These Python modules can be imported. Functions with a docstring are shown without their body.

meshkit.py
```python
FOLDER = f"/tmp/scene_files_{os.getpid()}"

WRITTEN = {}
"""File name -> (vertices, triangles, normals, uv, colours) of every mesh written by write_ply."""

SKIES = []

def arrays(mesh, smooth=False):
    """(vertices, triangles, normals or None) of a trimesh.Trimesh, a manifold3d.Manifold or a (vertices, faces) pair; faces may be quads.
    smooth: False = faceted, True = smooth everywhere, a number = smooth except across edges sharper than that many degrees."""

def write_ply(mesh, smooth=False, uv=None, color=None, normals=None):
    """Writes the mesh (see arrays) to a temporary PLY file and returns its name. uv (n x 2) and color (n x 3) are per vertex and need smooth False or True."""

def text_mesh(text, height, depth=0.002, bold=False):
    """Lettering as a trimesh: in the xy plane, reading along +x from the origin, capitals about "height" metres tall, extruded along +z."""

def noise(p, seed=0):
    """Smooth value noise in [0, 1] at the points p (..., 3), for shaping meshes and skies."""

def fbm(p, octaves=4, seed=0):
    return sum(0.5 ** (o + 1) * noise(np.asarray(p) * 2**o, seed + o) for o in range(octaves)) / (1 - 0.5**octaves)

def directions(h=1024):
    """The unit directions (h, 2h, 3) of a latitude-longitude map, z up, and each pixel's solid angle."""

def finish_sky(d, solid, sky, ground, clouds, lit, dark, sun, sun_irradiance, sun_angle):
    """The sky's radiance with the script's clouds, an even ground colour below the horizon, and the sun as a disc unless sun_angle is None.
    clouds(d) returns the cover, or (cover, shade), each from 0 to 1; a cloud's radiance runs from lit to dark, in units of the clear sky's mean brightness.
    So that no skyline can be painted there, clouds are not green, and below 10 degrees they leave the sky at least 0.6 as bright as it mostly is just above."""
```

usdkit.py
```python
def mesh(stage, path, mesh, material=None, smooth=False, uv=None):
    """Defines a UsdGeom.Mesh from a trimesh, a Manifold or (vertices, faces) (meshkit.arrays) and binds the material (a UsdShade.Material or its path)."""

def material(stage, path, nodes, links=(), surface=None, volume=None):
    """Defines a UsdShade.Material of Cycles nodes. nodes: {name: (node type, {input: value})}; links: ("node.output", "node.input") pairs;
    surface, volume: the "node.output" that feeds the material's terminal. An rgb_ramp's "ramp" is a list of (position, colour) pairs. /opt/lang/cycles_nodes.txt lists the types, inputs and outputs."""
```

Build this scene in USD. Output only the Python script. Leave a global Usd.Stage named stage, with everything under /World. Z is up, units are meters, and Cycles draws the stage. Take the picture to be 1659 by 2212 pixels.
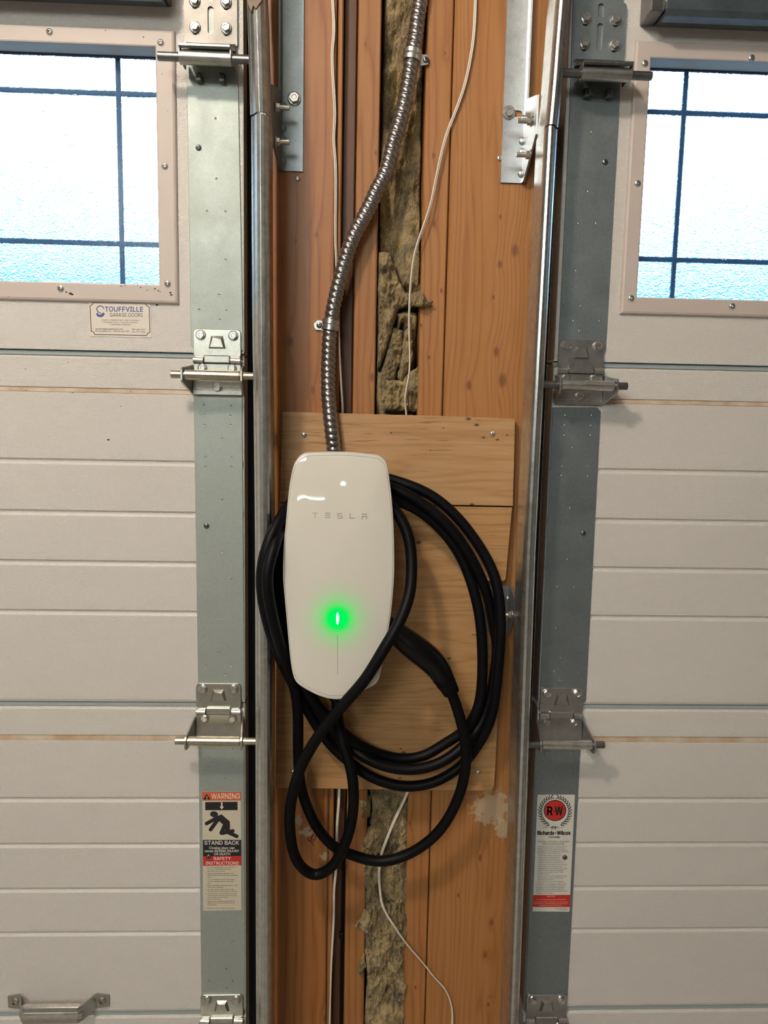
import math, random, numpy as np, trimesh, usdkit, meshkit
from pxr import Usd, UsdGeom, UsdLux, UsdShade, Gf, Sdf
from shapely.geometry import Polygon, LineString, Point, box as sbox
from shapely.ops import unary_union
from shapely import affinity
random.seed(7); rng = np.random.default_rng(7)
stage = Usd.Stage.CreateInMemory()
UsdGeom.SetStageUpAxis(stage, 'Z'); UsdGeom.SetStageMetersPerUnit(stage, 1.0)
UsdGeom.Xform.Define(stage, '/World'); UsdGeom.Scope.Define(stage, '/World/Looks')

# ------------------------------------------------------------------ camera
W, H, F = 1659.0, 2212.0, 1661.0
EYE = np.array([0.0, -1.20, 1.507])
def unit(v): v = np.asarray(v, float); return v / np.linalg.norm(v)
dn = unit([-262, 13164, F])                                # world "down" in the camera (x right, y down, z forward)
ex = np.array([42200, 635, F]); ex = unit(ex - dn * ex.dot(dn))
ey = np.cross(ex, dn) * 1.0                                # into the wall
M = np.stack([ex, ey, -dn], 1)                             # columns: world X, Y, Z as the camera sees them
cam = UsdGeom.Camera.Define(stage, '/World/camera')
g = np.eye(4); g[0, :3] = M[0]; g[1, :3] = -M[1]; g[2, :3] = -M[2]; g[3, :3] = EYE
cam.AddTransformOp().Set(Gf.Matrix4d(*g.ravel().tolist()))
cam.CreateHorizontalApertureAttr(36.0); cam.CreateVerticalApertureAttr(36.0 * H / W)
cam.CreateFocalLengthAttr(36.0 * F / W); cam.CreateFStopAttr(0.0)
cam.CreateExposureAttr(0.14); cam.CreateClippingRangeAttr(Gf.Vec2f(0.05, 500))

def P(px, py, Y):
    """The point of the plane y = Y that the photograph shows at pixel (px, py)."""
    d = M.T @ np.array([(px - W / 2) / F, (py - H / 2) / F, 1.0])
    return EYE + d * (Y - EYE[1]) / d[1]
def X(px, py, Y): return P(px, py, Y)[0]
def Z(px, py, Y): return P(px, py, Y)[2]
def pix(p):
    c = M @ (np.asarray(p, float) - EYE); return np.array([W / 2 + F * c[0] / c[2], H / 2 + F * c[1] / c[2]])

# ------------------------------------------------------------------ light
def mat(name, nodes, links=(), surface=None):
    return usdkit.material(stage, '/World/Looks/' + name, nodes, links, surface=surface or 'p.BSDF')
def look_at(prim, pos, target):
    z = unit(np.asarray(pos, float) - np.asarray(target, float)); x = unit(np.cross([0, 0.01, 1.0], z)); y = np.cross(z, x)
    g = np.eye(4); g[0, :3], g[1, :3], g[2, :3], g[3, :3] = x, y, z, pos
    UsdGeom.Xformable(prim).AddTransformOp().Set(Gf.Matrix4d(*g.ravel().tolist()))
def rect(name, pos, target, w, h, power, color):
    l = UsdLux.RectLight.Define(stage, '/World/' + name); l.CreateWidthAttr(w); l.CreateHeightAttr(h)
    l.CreateIntensityAttr(power); l.CreateColorAttr(Gf.Vec3f(*color)); look_at(l.GetPrim(), pos, target); return l
dome = UsdLux.DomeLight.Define(stage, '/World/sky'); dome.CreateIntensityAttr(1.0)
SKY = mat('sky_look', {'tc': ('texture_coordinate', {}), 'sx': ('separate_xyz', {}), 'r': ('rgb_ramp', {'ramp': [(0.0, (0.015, 0.05, 0.085)), (0.5, (0.016, 0.06, 0.09)), (0.505, (0.016, 0.066, 0.095)), (0.576, (0.024, 0.10, 0.135)), (0.586, (.10, .19, .24)), (0.596, (.50, .74, 1)), (1.0, (0.50, 0.72, 1.0))]}),
          'm': ('map_range', {'from_min': -1.0, 'from_max': 1.0}), 'b': ('background_shader', {'strength': 8.0})},
          [('tc.generated', 'sx.vector'), ('sx.z', 'm.value'), ('m.result', 'r.fac'), ('r.color', 'b.color')], surface='b.background')
UsdShade.MaterialBindingAPI.Apply(dome.GetPrim()).Bind(SKY)
KEY = (-0.66, -1.32, 2.80)
key = UsdLux.SphereLight.Define(stage, '/World/key_lamp'); key.CreateRadiusAttr(0.075); key.CreateIntensityAttr(270.0)
key.CreateColorAttr(Gf.Vec3f(1.0, 0.86, 0.72)); key.AddTranslateOp().Set(Gf.Vec3d(*KEY))
rect('fill_lamp', (-1.02, -3.5, 2.88), (-0.8, -1.0, 0.6), 1.1, 1.1, 19.0, (0.97, 1.0, 0.94))

# ------------------------------------------------------------------ helpers
used = {}
def numbered(path):
    n = used.get(path, 0); used[path] = n + 1
    return path if n == 0 else '%s_%03d' % (path, n)
def tri(m):
    if isinstance(m, (list, tuple)) and m and isinstance(m[0], trimesh.Trimesh): return trimesh.util.concatenate(m)
    return m
def obj(name, mesh, m, parent=None, smooth=35, kind=None, label=None):
    base = str(parent.GetPath()) if parent is not None else '/World'
    p = usdkit.mesh(stage, numbered(base + '/' + name), tri(mesh), m, smooth=smooth).GetPrim()
    if kind: p.SetCustomDataByKey('kind', kind)
    if label: p.SetCustomDataByKey('label', label)
    return p
def tag(p, label, cat, group=None, kind=None):
    p.SetCustomDataByKey('label', label); p.SetCustomDataByKey('category', cat)
    if group: p.SetCustomDataByKey('group', group)
    if kind: p.SetCustomDataByKey('kind', kind)
    return p
def thing(name, label, cat, group=None, kind=None):
    return tag(UsdGeom.Xform.Define(stage, numbered('/World/' + name)).GetPrim(), label, cat, group, kind)
def struct(name):
    p = UsdGeom.Xform.Define(stage, numbered('/World/' + name)).GetPrim(); p.SetCustomDataByKey('kind', 'structure'); return p

def ring_inset(p, d):
    p = np.asarray(p, float); n = len(p); a, b = np.roll(p, 1, 0), np.roll(p, -1, 0)
    e1 = (p - a) / np.maximum(np.linalg.norm(p - a, axis=1, keepdims=True), 1e-12); e2 = (b - p) / np.maximum(np.linalg.norm(b - p, axis=1, keepdims=True), 1e-12)
    n1 = np.stack([-e1[:, 1], e1[:, 0]], 1); n2 = np.stack([-e2[:, 1], e2[:, 0]], 1)
    m = n1 + n2; m /= np.maximum((m * n1).sum(1, keepdims=True), 0.35)
    return p + m * d * 1.0
def slab(poly, yf, yb, bevel=0.0006):
    """A plate in the x,z plane: front at y = yf (towards the room), back at yb, edges bevelled at the front."""
    p = np.asarray(poly, float)
    if Polygon(p).exterior.is_ccw is False: p = p[::-1]
    q = ring_inset(p, bevel); n = len(p)
    V = np.vstack([np.c_[p[:, 0], np.full(n, yb), p[:, 1]], np.c_[p[:, 0], np.full(n, yf + bevel), p[:, 1]], np.c_[q[:, 0], np.full(n, yf), q[:, 1]]])
    F_ = []
    for r in (0, 1):
        for i in range(n):
            j = (i + 1) % n; a, b, c, d = r * n + i, r * n + j, (r + 1) * n + j, (r + 1) * n + i
            F_ += [[a, b, c], [a, c, d]]
    vt, ft = trimesh.creation.triangulate_polygon(Polygon(q), engine='earcut')
    idx = [int(np.argmin(((q - v) ** 2).sum(1))) for v in vt]
    for t in ft:
        t = [idx[k] for k in t]
        s = np.cross(q[t[1]] - q[t[0]], q[t[2]] - q[t[0]])
        if s < 0: t = t[::-1]
        F_.append([2 * n + k for k in t]); F_.append([k for k in t[::-1]])
    return trimesh.Trimesh(V, F_, process=False)
def holed(poly, yf, yb):
    """As slab, square edged, for polygons with holes (shapely)."""
    out = []
    for gpoly in getattr(poly, 'geoms', [poly]):
        m = trimesh.creation.extrude_polygon(gpoly, abs(yb - yf), engine='earcut'); v = m.vertices.copy()
        m = trimesh.Trimesh(np.c_[v[:, 0], yb - v[:, 2], v[:, 1]], m.faces, process=False); out.append(m)
    return trimesh.util.concatenate(out)
def pxz(pts, Y): return np.array([P(a, b, Y)[[0, 2]] for a, b in pts])
def rounded(poly, r, k=6):
    return np.array(Polygon(poly).buffer(-r, join_style=2).buffer(r, quad_segs=k).exterior.coords)[:-1]
def bx(x0, x1, y0, y1, z0, z1, b=0.001):
    """A box with all its edges chamfered."""
    x0, x1 = sorted((x0, x1)); y0, y1 = sorted((y0, y1)); z0, z1 = sorted((z0, z1))
    b = min(b, (x1 - x0) / 3, (y1 - y0) / 3, (z1 - z0) / 3); pts = []
    for i in (0, 1):
        for j in (0, 1):
            for k in (0, 1):
                c = np.array([(x0, x1)[i], (y0, y1)[j], (z0, z1)[k]]); s = np.array([1 - 2 * i, 1 - 2 * j, 1 - 2 * k]) * b
                for ax in range(3):
                    q = c + s; q[ax] = c[ax]; pts.append(q)
    return trimesh.convex.convex_hull(np.array(pts))
def tube(path, r, n=14, closed_caps=True):
    path = np.asarray(path, float); m = len(path); r = np.full(m, r) if np.ndim(r) == 0 else np.asarray(r)
    t = np.gradient(path, axis=0); t /= np.linalg.norm(t, axis=1, keepdims=True)
    u = unit(np.cross(t[0], [0.3, 0.9, 0.2])); V = []
    for i in range(m):
        u = unit(u - t[i] * u.dot(t[i])); w = np.cross(t[i], u); a = np.linspace(0, 2 * np.pi, n, endpoint=False)
        V.append(path[i] + r[i] * (np.cos(a)[:, None] * u + np.sin(a)[:, None] * w))
    V = np.vstack(V); F_ = []
    for i in range(m - 1):
        for j in range(n):
            k = (j + 1) % n; F_ += [[i * n + j, i * n + k, (i + 1) * n + k], [i * n + j, (i + 1) * n + k, (i + 1) * n + j]]
    if closed_caps:
        V = np.vstack([V, path[:1], path[-1:]]); c0, c1 = m * n, m * n + 1
        for j in range(n):
            k = (j + 1) % n; F_ += [[c0, k, j], [c1, (m - 1) * n + j, (m - 1) * n + k]]
    return trimesh.Trimesh(V, F_, process=False)
def spline(pts, step=0.006):
    from scipy.interpolate import CubicSpline
    pts = np.asarray(pts, float); s = np.r_[0, np.cumsum(np.linalg.norm(np.diff(pts, axis=0), axis=1) ** 0.6)]
    c = CubicSpline(s, pts); d = c(np.linspace(0, s[-1], 4000)); L = np.r_[0, np.cumsum(np.linalg.norm(np.diff(d, axis=0), axis=1))]
    k = np.linspace(0, L[-1], max(int(L[-1] / step), 8)); return np.stack([np.interp(k, L, d[:, i]) for i in range(3)], 1)
def frame_of(axis):
    a = unit(axis); h = np.array([0, 0, 1.0]) if abs(a[2]) < 0.9 else np.array([1.0, 0, 0]); u = unit(np.cross(h, a)); return u, np.cross(a, u), a
def lathe(profile, origin, axis, n=20, spin=0.0):
    """profile: (radius, height along the axis) pairs."""
    u, w, a = frame_of(axis); pr = np.asarray(profile, float); ang = np.linspace(0, 2 * np.pi, n, endpoint=False) + spin
    V = np.vstack([np.asarray(origin) + a * h + r * (np.cos(ang)[:, None] * u + np.sin(ang)[:, None] * w) for r, h in pr]); F_ = []
    for i in range(len(pr) - 1):
        for j in range(n):
            k = (j + 1) % n; F_ += [[i * n + j, i * n + k, (i + 1) * n + k], [i * n + j, (i + 1) * n + k, (i + 1) * n + j]]
    return trimesh.Trimesh(V, F_, process=False)
def cyl(a, b, r, n=20, ch=0.0006):
    a, b = np.asarray(a, float), np.asarray(b, float); L = np.linalg.norm(b - a)
    return lathe([(1e-5, 0), (r - ch, 0), (r, ch), (r, L - ch), (r - ch, L), (1e-5, L)], a, b - a, n)
def hexbolt(c, axis=(0, -1, 0), s=1.0, spin=0.2, shank=0):
    """Flanged hexagon head; c lies on the plate, axis points out of it."""
    fl = lathe([(1e-5, 0), (.0074 * s, 0), (.0074 * s, .0008 * s), (.0062 * s, .0018 * s), (1e-5, .0018 * s)], c, axis, 24)
    hx = lathe([(.0057 * s, .001 * s), (.0057 * s, .0056 * s), (.0050 * s, .0063 * s), (.0030 * s, .0063 * s), (.0024 * s, .0058 * s), (1e-5, .0058 * s)], c, axis, 6, spin)
    return trimesh.util.concatenate([fl, hx])
def screw(c, axis=(0, -1, 0), r=0.0045):
    """Pan head with a square drive recess."""
    m = lathe([(r, 0), (r, r * .12), (r * .85, r * .38), (r * .55, r * .52), (r * .36, r * .54)], c, axis, 18)
    k = lathe([(r * .36, r * .54), (r * .30, r * .1), (1e-5, r * .1)], c, axis, 4, 0.6)
    return trimesh.util.concatenate([m, k])
def quadpatch(pts, tofn):
    return tofn

# ------------------------------------------------------------------ materials
def plain(name, col, rough=0.5, metal=0.0, **kw):
    return mat(name, {'p': ('principled_bsdf', dict(base_color=col, roughness=rough, metallic=metal, **kw))})
def galv(name, col, rough=0.36, spangle=0.12, scale=260, metal=0.92, stain=0.0, staincol=(.30, .20, .10)):
    c = np.array(col)
    return mat(name, {'g': ('geometry', {}), 'v': ('voronoi_texture', {'scale': scale, 'randomness': 1.0}), 'n': ('noise_texture', {'scale': 22, 'detail': 5, 'roughness': 0.65}),
        's': ('rgb_ramp', {'ramp': [(0, tuple(c * (1 - spangle))), (1, tuple(c * (1 + spangle)))]}), 'sx': ('separate_color', {}),
        'st': ('rgb_ramp', {'ramp': [(0.52, (0, 0, 0)), (0.72, (stain,) * 3)]}), 'mx': ('mix', {'color2': staincol}),
        'rr': ('map_range', {'from_min': 0.3, 'from_max': 0.7, 'to_min': rough - .05, 'to_max': rough + .07}),
        'f': ('noise_texture', {'scale': 900, 'detail': 2}), 'b': ('bump', {'strength': 0.10, 'distance': 0.0004}), 'p': ('principled_bsdf', {'metallic': metal})},
        [('g.position', 'v.vector'), ('g.position', 'n.vector'), ('g.position', 'f.vector'), ('v.color', 'sx.color'), ('sx.r', 's.fac'), ('n.fac', 'st.fac'), ('st.color', 'mx.fac'), ('s.color', 'mx.color1'),
         ('mx.color', 'p.base_color'), ('n.fac', 'rr.value'), ('rr.result', 'p.roughness'), ('f.fac', 'b.height'), ('b.normal', 'p.normal')])
GALV = galv('galvanised_sheet', (.36, .40, .37), .50, .05, 420, metal=.45)
GALV2 = galv('galvanised_sheet_dim', (.25, .285, .30), .42, .07, 420, metal=.75)  # same sheet as GALV, its dimmer reflections put into a darker colour
ZINC = galv('zinc_plate', (.46, .46, .42), .32, .04, 500, stain=.15)
ZINC2 = galv('zinc_plate_grey', (.44, .44, .43), .32, .05, 500, stain=.2)
ZINC3 = galv('zinc_bracket_shaded', (.19, .18, .165), .46, .05, 500, stain=.1)  # darker copy of the zinc: shade at the door top is in the colour
BRASSY = galv('yellow_zinc', (.50, .44, .33), .25, .06, 400, stain=.4)
STEEL = galv('bright_steel', (.62, .61, .58), .26, .05, 500)
DARKSTEEL = galv('dark_steel', (.20, .20, .20), .34, .05, 500)
BRKT = galv('bracket_steel', (.50, .53, .55), .34, .05, 420)
TRACKM = galv('track_steel', (.56, .57, .55), .27, .05, 700, stain=.10)
GREASE = plain('grease', (.12, .075, .03), .4)
BLACK = plain('black_rubber', (.006, .006, .008), .6)
# door skin: pressed "stucco" worms
def door_skin(name, col):
    return mat(name, {'g': ('geometry', {}), 'mp': ('mapping', {'scale': (0.72, 1.0, 1.15)}), 'd': ('noise_texture', {'scale': 9, 'detail': 1}), 'n': ('noise_texture', {'scale': 470, 'detail': 0.0, 'distortion': 0.6}),
        'a': ('math', {'math_type': 'subtract', 'value2': 0.5}), 'ab': ('math', {'math_type': 'absolute'}), 'mr': ('map_range', {'range_type': 'smoothstep', 'from_min': 0.015, 'from_max': 0.13, 'to_min': 1.0, 'to_max': 0.0}),
        'b': ('bump', {'strength': 0.55, 'distance': 0.0008}), 'w': ('noise_texture', {'scale': 2.5, 'detail': 4}), 'c': ('rgb_ramp', {'ramp': [(0.3, tuple(np.array(col) * .95)), (0.7, col)]}),
        'p': ('principled_bsdf', {'roughness': 0.42})},
        [('g.position', 'mp.vector'), ('mp.vector', 'n.vector'), ('n.fac', 'a.value1'), ('a.value', 'ab.value1'), ('ab.value', 'mr.value'), ('mr.result', 'b.height'), ('b.normal', 'p.normal'), ('g.position', 'w.vector'), ('w.fac', 'c.fac'), ('c.color', 'p.base_color')])
SKIN = door_skin('door_skin', (.70, .66, .62))
SKIRT = plain('door_smooth_paint', (.68, .64, .60), .45)
GASKET = plain('joint_gasket', (.33, .38, .38), .55)
STAIN = mat('rust_stained_paint', {'g': ('geometry', {}), 'n': ('noise_texture', {'scale': 30, 'detail': 5}), 'c': ('rgb_ramp', {'ramp': [(.35, (.52, .36, .22)), (.6, (.66, .54, .42))]}), 'p': ('principled_bsdf', {'roughness': .5})}, [('g.position', 'n.vector'), ('n.fac', 'c.fac'), ('c.color', 'p.base_color')])
FRAME = plain('window_frame_paint', (.55, .475, .43), .5)

def wood(name, cols_, knots=(), axis='z', ring=60.0, warp=0.010, seed=0.0, rough=.5, strength=1.0, crack=0.0, stains=(), knotcol=(.17, .062, .022)):
    """Sawn timber: grain lines run along the axis and bend round the knots (world x, z, radius)."""
    cols = [tuple(np.array(c) * ((.66, .60, .50) if axis == 'z' else (.80, .74, .68))) for c in cols_]
    sc = (1.0, 1.0, .055) if axis == 'z' else (.085, 1.0, 1.0)
    nodes = {'g': ('geometry', {}), 'off': ('vector_math', {'math_type': 'add', 'vector2': (seed, seed * .3, seed * .7)}), 'mp': ('mapping', {'scale': sc}), 'n': ('noise_texture', {'scale': 14, 'detail': 3, 'roughness': .55}),
             'n2': ('noise_texture', {'scale': 150, 'detail': 3, 'roughness': .6}), 'sx': ('separate_xyz', {}), 'mul': ('math', {'math_type': 'multiply_add', 'value2': warp * 6})}
    links = [('g.position', 'off.vector1'), ('off.vector', 'mp.vector'), ('mp.vector', 'n.vector'), ('mp.vector', 'n2.vector'), ('off.vector', 'sx.vector'), ('n.fac', 'mul.value1'), ('sx.x' if axis == 'z' else 'sx.z', 'mul.value3')]
    cur, kn = 'mul.value', None
    for i, (kx, kz, kr) in enumerate(knots):
        nodes['s%d' % i] = ('vector_math', {'math_type': 'subtract', 'vector2': (kx, 0, kz)}); nodes['m%d' % i] = ('vector_math', {'math_type': 'multiply', 'vector1': (0, 0, 0), 'vector2': (1 / kr, 0, .55 / kr) if axis == 'z' else (.55 / kr, 0, 1 / kr)})
        nodes['l%d' % i] = ('vector_math', {'math_type': 'length'}); nodes['q%d' % i] = ('math', {'math_type': 'multiply', 'value2': -0.42}); nodes['e%d' % i] = ('math', {'math_type': 'exponent'})
        nodes['a%d' % i] = ('math', {'math_type': 'multiply_add', 'value2': kr * 2.6})
        nodes['k%d' % i] = ('map_range', {'range_type': 'smoothstep', 'from_min': .35, 'from_max': 1.25, 'to_min': .92, 'to_max': 0.0})
        links += [('g.position', 's%d.vector1' % i), ('s%d.vector' % i, 'm%d.vector1' % i), ('m%d.vector' % i, 'l%d.vector1' % i), ('l%d.value' % i, 'q%d.value1' % i), ('q%d.value' % i, 'e%d.value1' % i), ('e%d.value' % i, 'a%d.value1' % i), (cur, 'a%d.value3' % i), ('l%d.value' % i, 'k%d.value' % i)]
        cur = 'a%d.value' % i
        if kn is None: kn = 'k%d.result' % i
        else:
            nodes['x%d' % i] = ('math', {'math_type': 'maximum'}); links += [(kn, 'x%d.value1' % i), ('k%d.result' % i, 'x%d.value2' % i)]; kn = 'x%d.value' % i
    nodes['sc'] = ('math', {'math_type': 'multiply', 'value2': ring}); nodes['fr'] = ('math', {'math_type': 'pingpong', 'value2': 1.0})
    nodes['pw'] = ('math', {'math_type': 'power', 'value2': 2.2}); nodes['mixn'] = ('math', {'math_type': 'multiply_add', 'value2': .55 * strength}); nodes['n2s'] = ('math', {'math_type': 'multiply_add', 'value2': .75, 'value3': -.15})
    nodes['c'] = ('rgb_ramp', {'ramp': [(0.0, cols[0]), (.45, cols[1]), (1.0, cols[2])]})
    nodes['rr'] = ('map_range', {'to_min': rough + .1, 'to_max': rough - .08}); nodes['b'] = ('bump', {'strength': .25, 'distance': .0006}); nodes['p'] = ('principled_bsdf', {})
    links += [(cur, 'sc.value1'), ('sc.value', 'fr.value1'), ('fr.value', 'pw.value1'), ('pw.value', 'mixn.value1'), ('n2.fac', 'n2s.value1'), ('n2s.value', 'mixn.value3'), ('mixn.value', 'c.fac'), ('mixn.value', 'b.height'), ('b.normal', 'p.normal'), ('n2.fac', 'rr.value'), ('rr.result', 'p.roughness')]
    if crack:
        nodes['cm'] = ('mapping', {'scale': (.05, 1, 1)}); nodes['cn'] = ('noise_texture', {'scale': 330, 'detail': 2, 'roughness': .5}); nodes['cg'] = ('noise_texture', {'scale': 7, 'detail': 2}); nodes['cs'] = ('math', {'math_type': 'multiply_add', 'value2': .30})
        nodes['cr'] = ('map_range', {'range_type': 'smoothstep', 'from_min': .765, 'from_max': .87, 'to_min': 0, 'to_max': crack}); nodes['cx'] = ('mix', {'color2': tuple(np.array(cols[2]) * .62)}); nodes['ci'] = ('math', {'math_type': 'subtract'})
        links += [('off.vector', 'cm.vector'), ('cm.vector', 'cn.vector'), ('off.vector', 'cg.vector'), ('cg.fac', 'cs.value1'), ('cn.fac', 'cs.value3'), ('cs.value', 'cr.value'), ('cr.result', 'cx.fac'), ('c.color', 'cx.color1'), ('mixn.value', 'ci.value1'), ('cr.result', 'ci.value2')]
        links = [l for l in links if l != ('mixn.value', 'b.height')] + [('ci.value', 'b.height')]; top = 'cx.color'
    else: top = 'c.color'
    for i, (sx_, sz_, rx_, rz_, col_) in enumerate(stains):
        nodes['ss%d' % i] = ('vector_math', {'math_type': 'subtract', 'vector2': (sx_, 0, sz_)}); nodes['sm%d' % i] = ('vector_math', {'math_type': 'multiply', 'vector1': (0, 0, 0), 'vector2': (1 / rx_, 0, 1 / rz_)}); nodes['sl%d' % i] = ('vector_math', {'math_type': 'length'})
        nodes['sn%d' % i] = ('noise_texture', {'scale': 90, 'detail': 4, 'roughness': .65}); nodes['sa%d' % i] = ('math', {'math_type': 'multiply_add', 'value2': 2.4}); nodes['sr%d' % i] = ('map_range', {'range_type': 'smoothstep', 'from_min': 1.75, 'from_max': 2.15, 'to_min': .62, 'to_max': 0.0}); nodes['sc%d' % i] = ('mix', {'color2': col_})
        links += [('g.position', 'ss%d.vector1' % i), ('ss%d.vector' % i, 'sm%d.vector1' % i), ('sm%d.vector' % i, 'sl%d.vector1' % i), ('g.position', 'sn%d.vector' % i), ('sn%d.fac' % i, 'sa%d.value1' % i), ('sl%d.value' % i, 'sa%d.value3' % i), ('sa%d.value' % i, 'sr%d.value' % i), ('sr%d.result' % i, 'sc%d.fac' % i), (top, 'sc%d.color1' % i)]
        top = 'sc%d.color' % i
    if kn:
        nodes['km'] = ('mix', {'color2': knotcol}); links += [(top, 'km.color1'), (kn, 'km.fac'), ('km.color', 'p.base_color')]
    else: links += [(top, 'p.base_color')]
    return mat(name, nodes, links)
def kn(lst, Y=0): return [(P(a, b, Y)[0], P(a, b, Y)[2], r * (.00050 if Y > -.01 else .00034)) for a, b, r in lst]
PINE = [(.60, .305, .115), (.54, .25, .085), (.41, .165, .048)]
W_L = wood('jamb_pine', [(.56, .25, .078), (.47, .19, .054), (.30, .10, .026)], kn([(627, 737, 11), (684, 507, 6), (676, 842, 8), (702, 2200, 9), (686, 1795, 7), (640, 520, 4)]), ring=120, warp=.02, seed=1.3, rough=.42, stains=[(P(664, 1797, 0)[0], P(664, 1797, 0)[2], .014, .010, (.42, .40, .30)), (P(645, 1775, 0)[0], P(645, 1775, 0)[2], .007, .014, (.34, .33, .24)), (P(704, 1850, 0)[0], P(704, 1850, 0)[2], .010, .009, (.45, .40, .28))])
W_R = wood('jamb_pine_knotty', PINE, kn([(1112, 541, 12), (1080, 571, 8), (1072, 760, 10), (1085, 822, 14), (1013, 832, 10), (1066, 642, 5), (1081, 468, 5), (1037, 1853, 8), (1062, 1993, 9), (1048, 2063, 8), (990, 1934, 5), (1055, 2170, 6), (1100, 215, 9)]), ring=200, warp=.02, seed=4.1, rough=.45, stains=[(P(1062, 1745, 0)[0], P(1062, 1745, 0)[2], .042, .036, (.50, .42, .30)), (P(1085, 1790, 0)[0], P(1085, 1790, 0)[2], .016, .024, (.50, .42, .30))])
W_S1 = wood('stud_pine', [(.56, .275, .10), (.48, .215, .07), (.32, .115, .032)], kn([(803, 815, 9), (790, 95, 4), (812, 330, 5)], .006), ring=150, warp=.015, seed=7.7)
W_S2 = wood('stud_pine_light', [(.60, .305, .112), (.52, .235, .08), (.36, .135, .04)], kn([(937, 336, 6), (938, 484, 6), (953, 628, 5), (927, 772, 5), (910, 703, 4), (962, 115, 4), (886, 1779, 5), (897, 2133, 5)], .004), ring=150, warp=.015, seed=9.2)
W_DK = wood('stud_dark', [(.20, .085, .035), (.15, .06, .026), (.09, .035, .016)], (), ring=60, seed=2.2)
PLYC = [(.64, .41, .215), (.52, .315, .145), (.34, .185, .07)]
PLY = wood('plywood_face', PLYC, kn([(1045, 945, 5), (1075, 950, 5), (1030, 918, 7), (1096, 940, 4), (1012, 905, 8), (930, 973, 3), (845, 935, 4), (1020, 1090, 7), (958, 925, 3)], -.018), axis='x', ring=70, warp=.05, seed=3.3, rough=.5, strength=.6, crack=.62, knotcol=(.045, .025, .015))
PLY2 = wood('plywood_face_warm', [(.62, .385, .18), (.50, .285, .115), (.32, .16, .055)], kn([(970, 1423, 6), (905, 1172, 8), (872, 1626, 7), (866, 1618, 4), (864, 1681, 5), (708, 1560, 4), (708, 1568, 4), (985, 1200, 6)], -.018), axis='x', ring=75, warp=.055, seed=12.3, rough=.5, strength=.65, crack=.5, knotcol=(.05, .026, .016))
WOODEDGE = plain('plywood_edge', (.22, .11, .05), .7)

# ------------------------------------------------------------------ the room
CONC = mat('concrete_floor', {'g': ('geometry', {}), 'n': ('noise_texture', {'scale': 4, 'detail': 6}), 'c': ('rgb_ramp', {'ramp': [(.3, (.30, .26, .22)), (.7, (.40, .36, .31))]}), 'p': ('principled_bsdf', {'roughness': .7})}, [('g.position', 'n.vector'), ('n.fac', 'c.fac'), ('c.color', 'p.base_color')])
DRY = plain('drywall', (.40, .37, .33), .85); CEIL = plain('ceiling_board', (.66, .64, .60), .85)
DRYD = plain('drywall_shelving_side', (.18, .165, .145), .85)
RX0, RX1, RY0, RZ1 = -3.2, 3.4, -6.6, 2.95
YF = -.045                                                  # inner face of both doors
for nm, m, a in (('floor', CONC, (RX0, RX1, RY0, .3, -.1, 0)), ('ceiling', CEIL, (RX0, RX1, RY0, .3, RZ1, RZ1 + .1)), ('wall_left', DRY, (RX0 - .1, RX0, RY0, .3, 0, RZ1)), ('wall_right', DRYD, (RX1, RX1 + .1, RY0, .3, 0, RZ1)), ('wall_back', DRY, (RX0, RX1, RY0 - .1, RY0, 0, RZ1))):
    o = obj(nm, bx(*a), m, smooth=False); o.SetCustomDataByKey('kind', 'structure')
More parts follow.
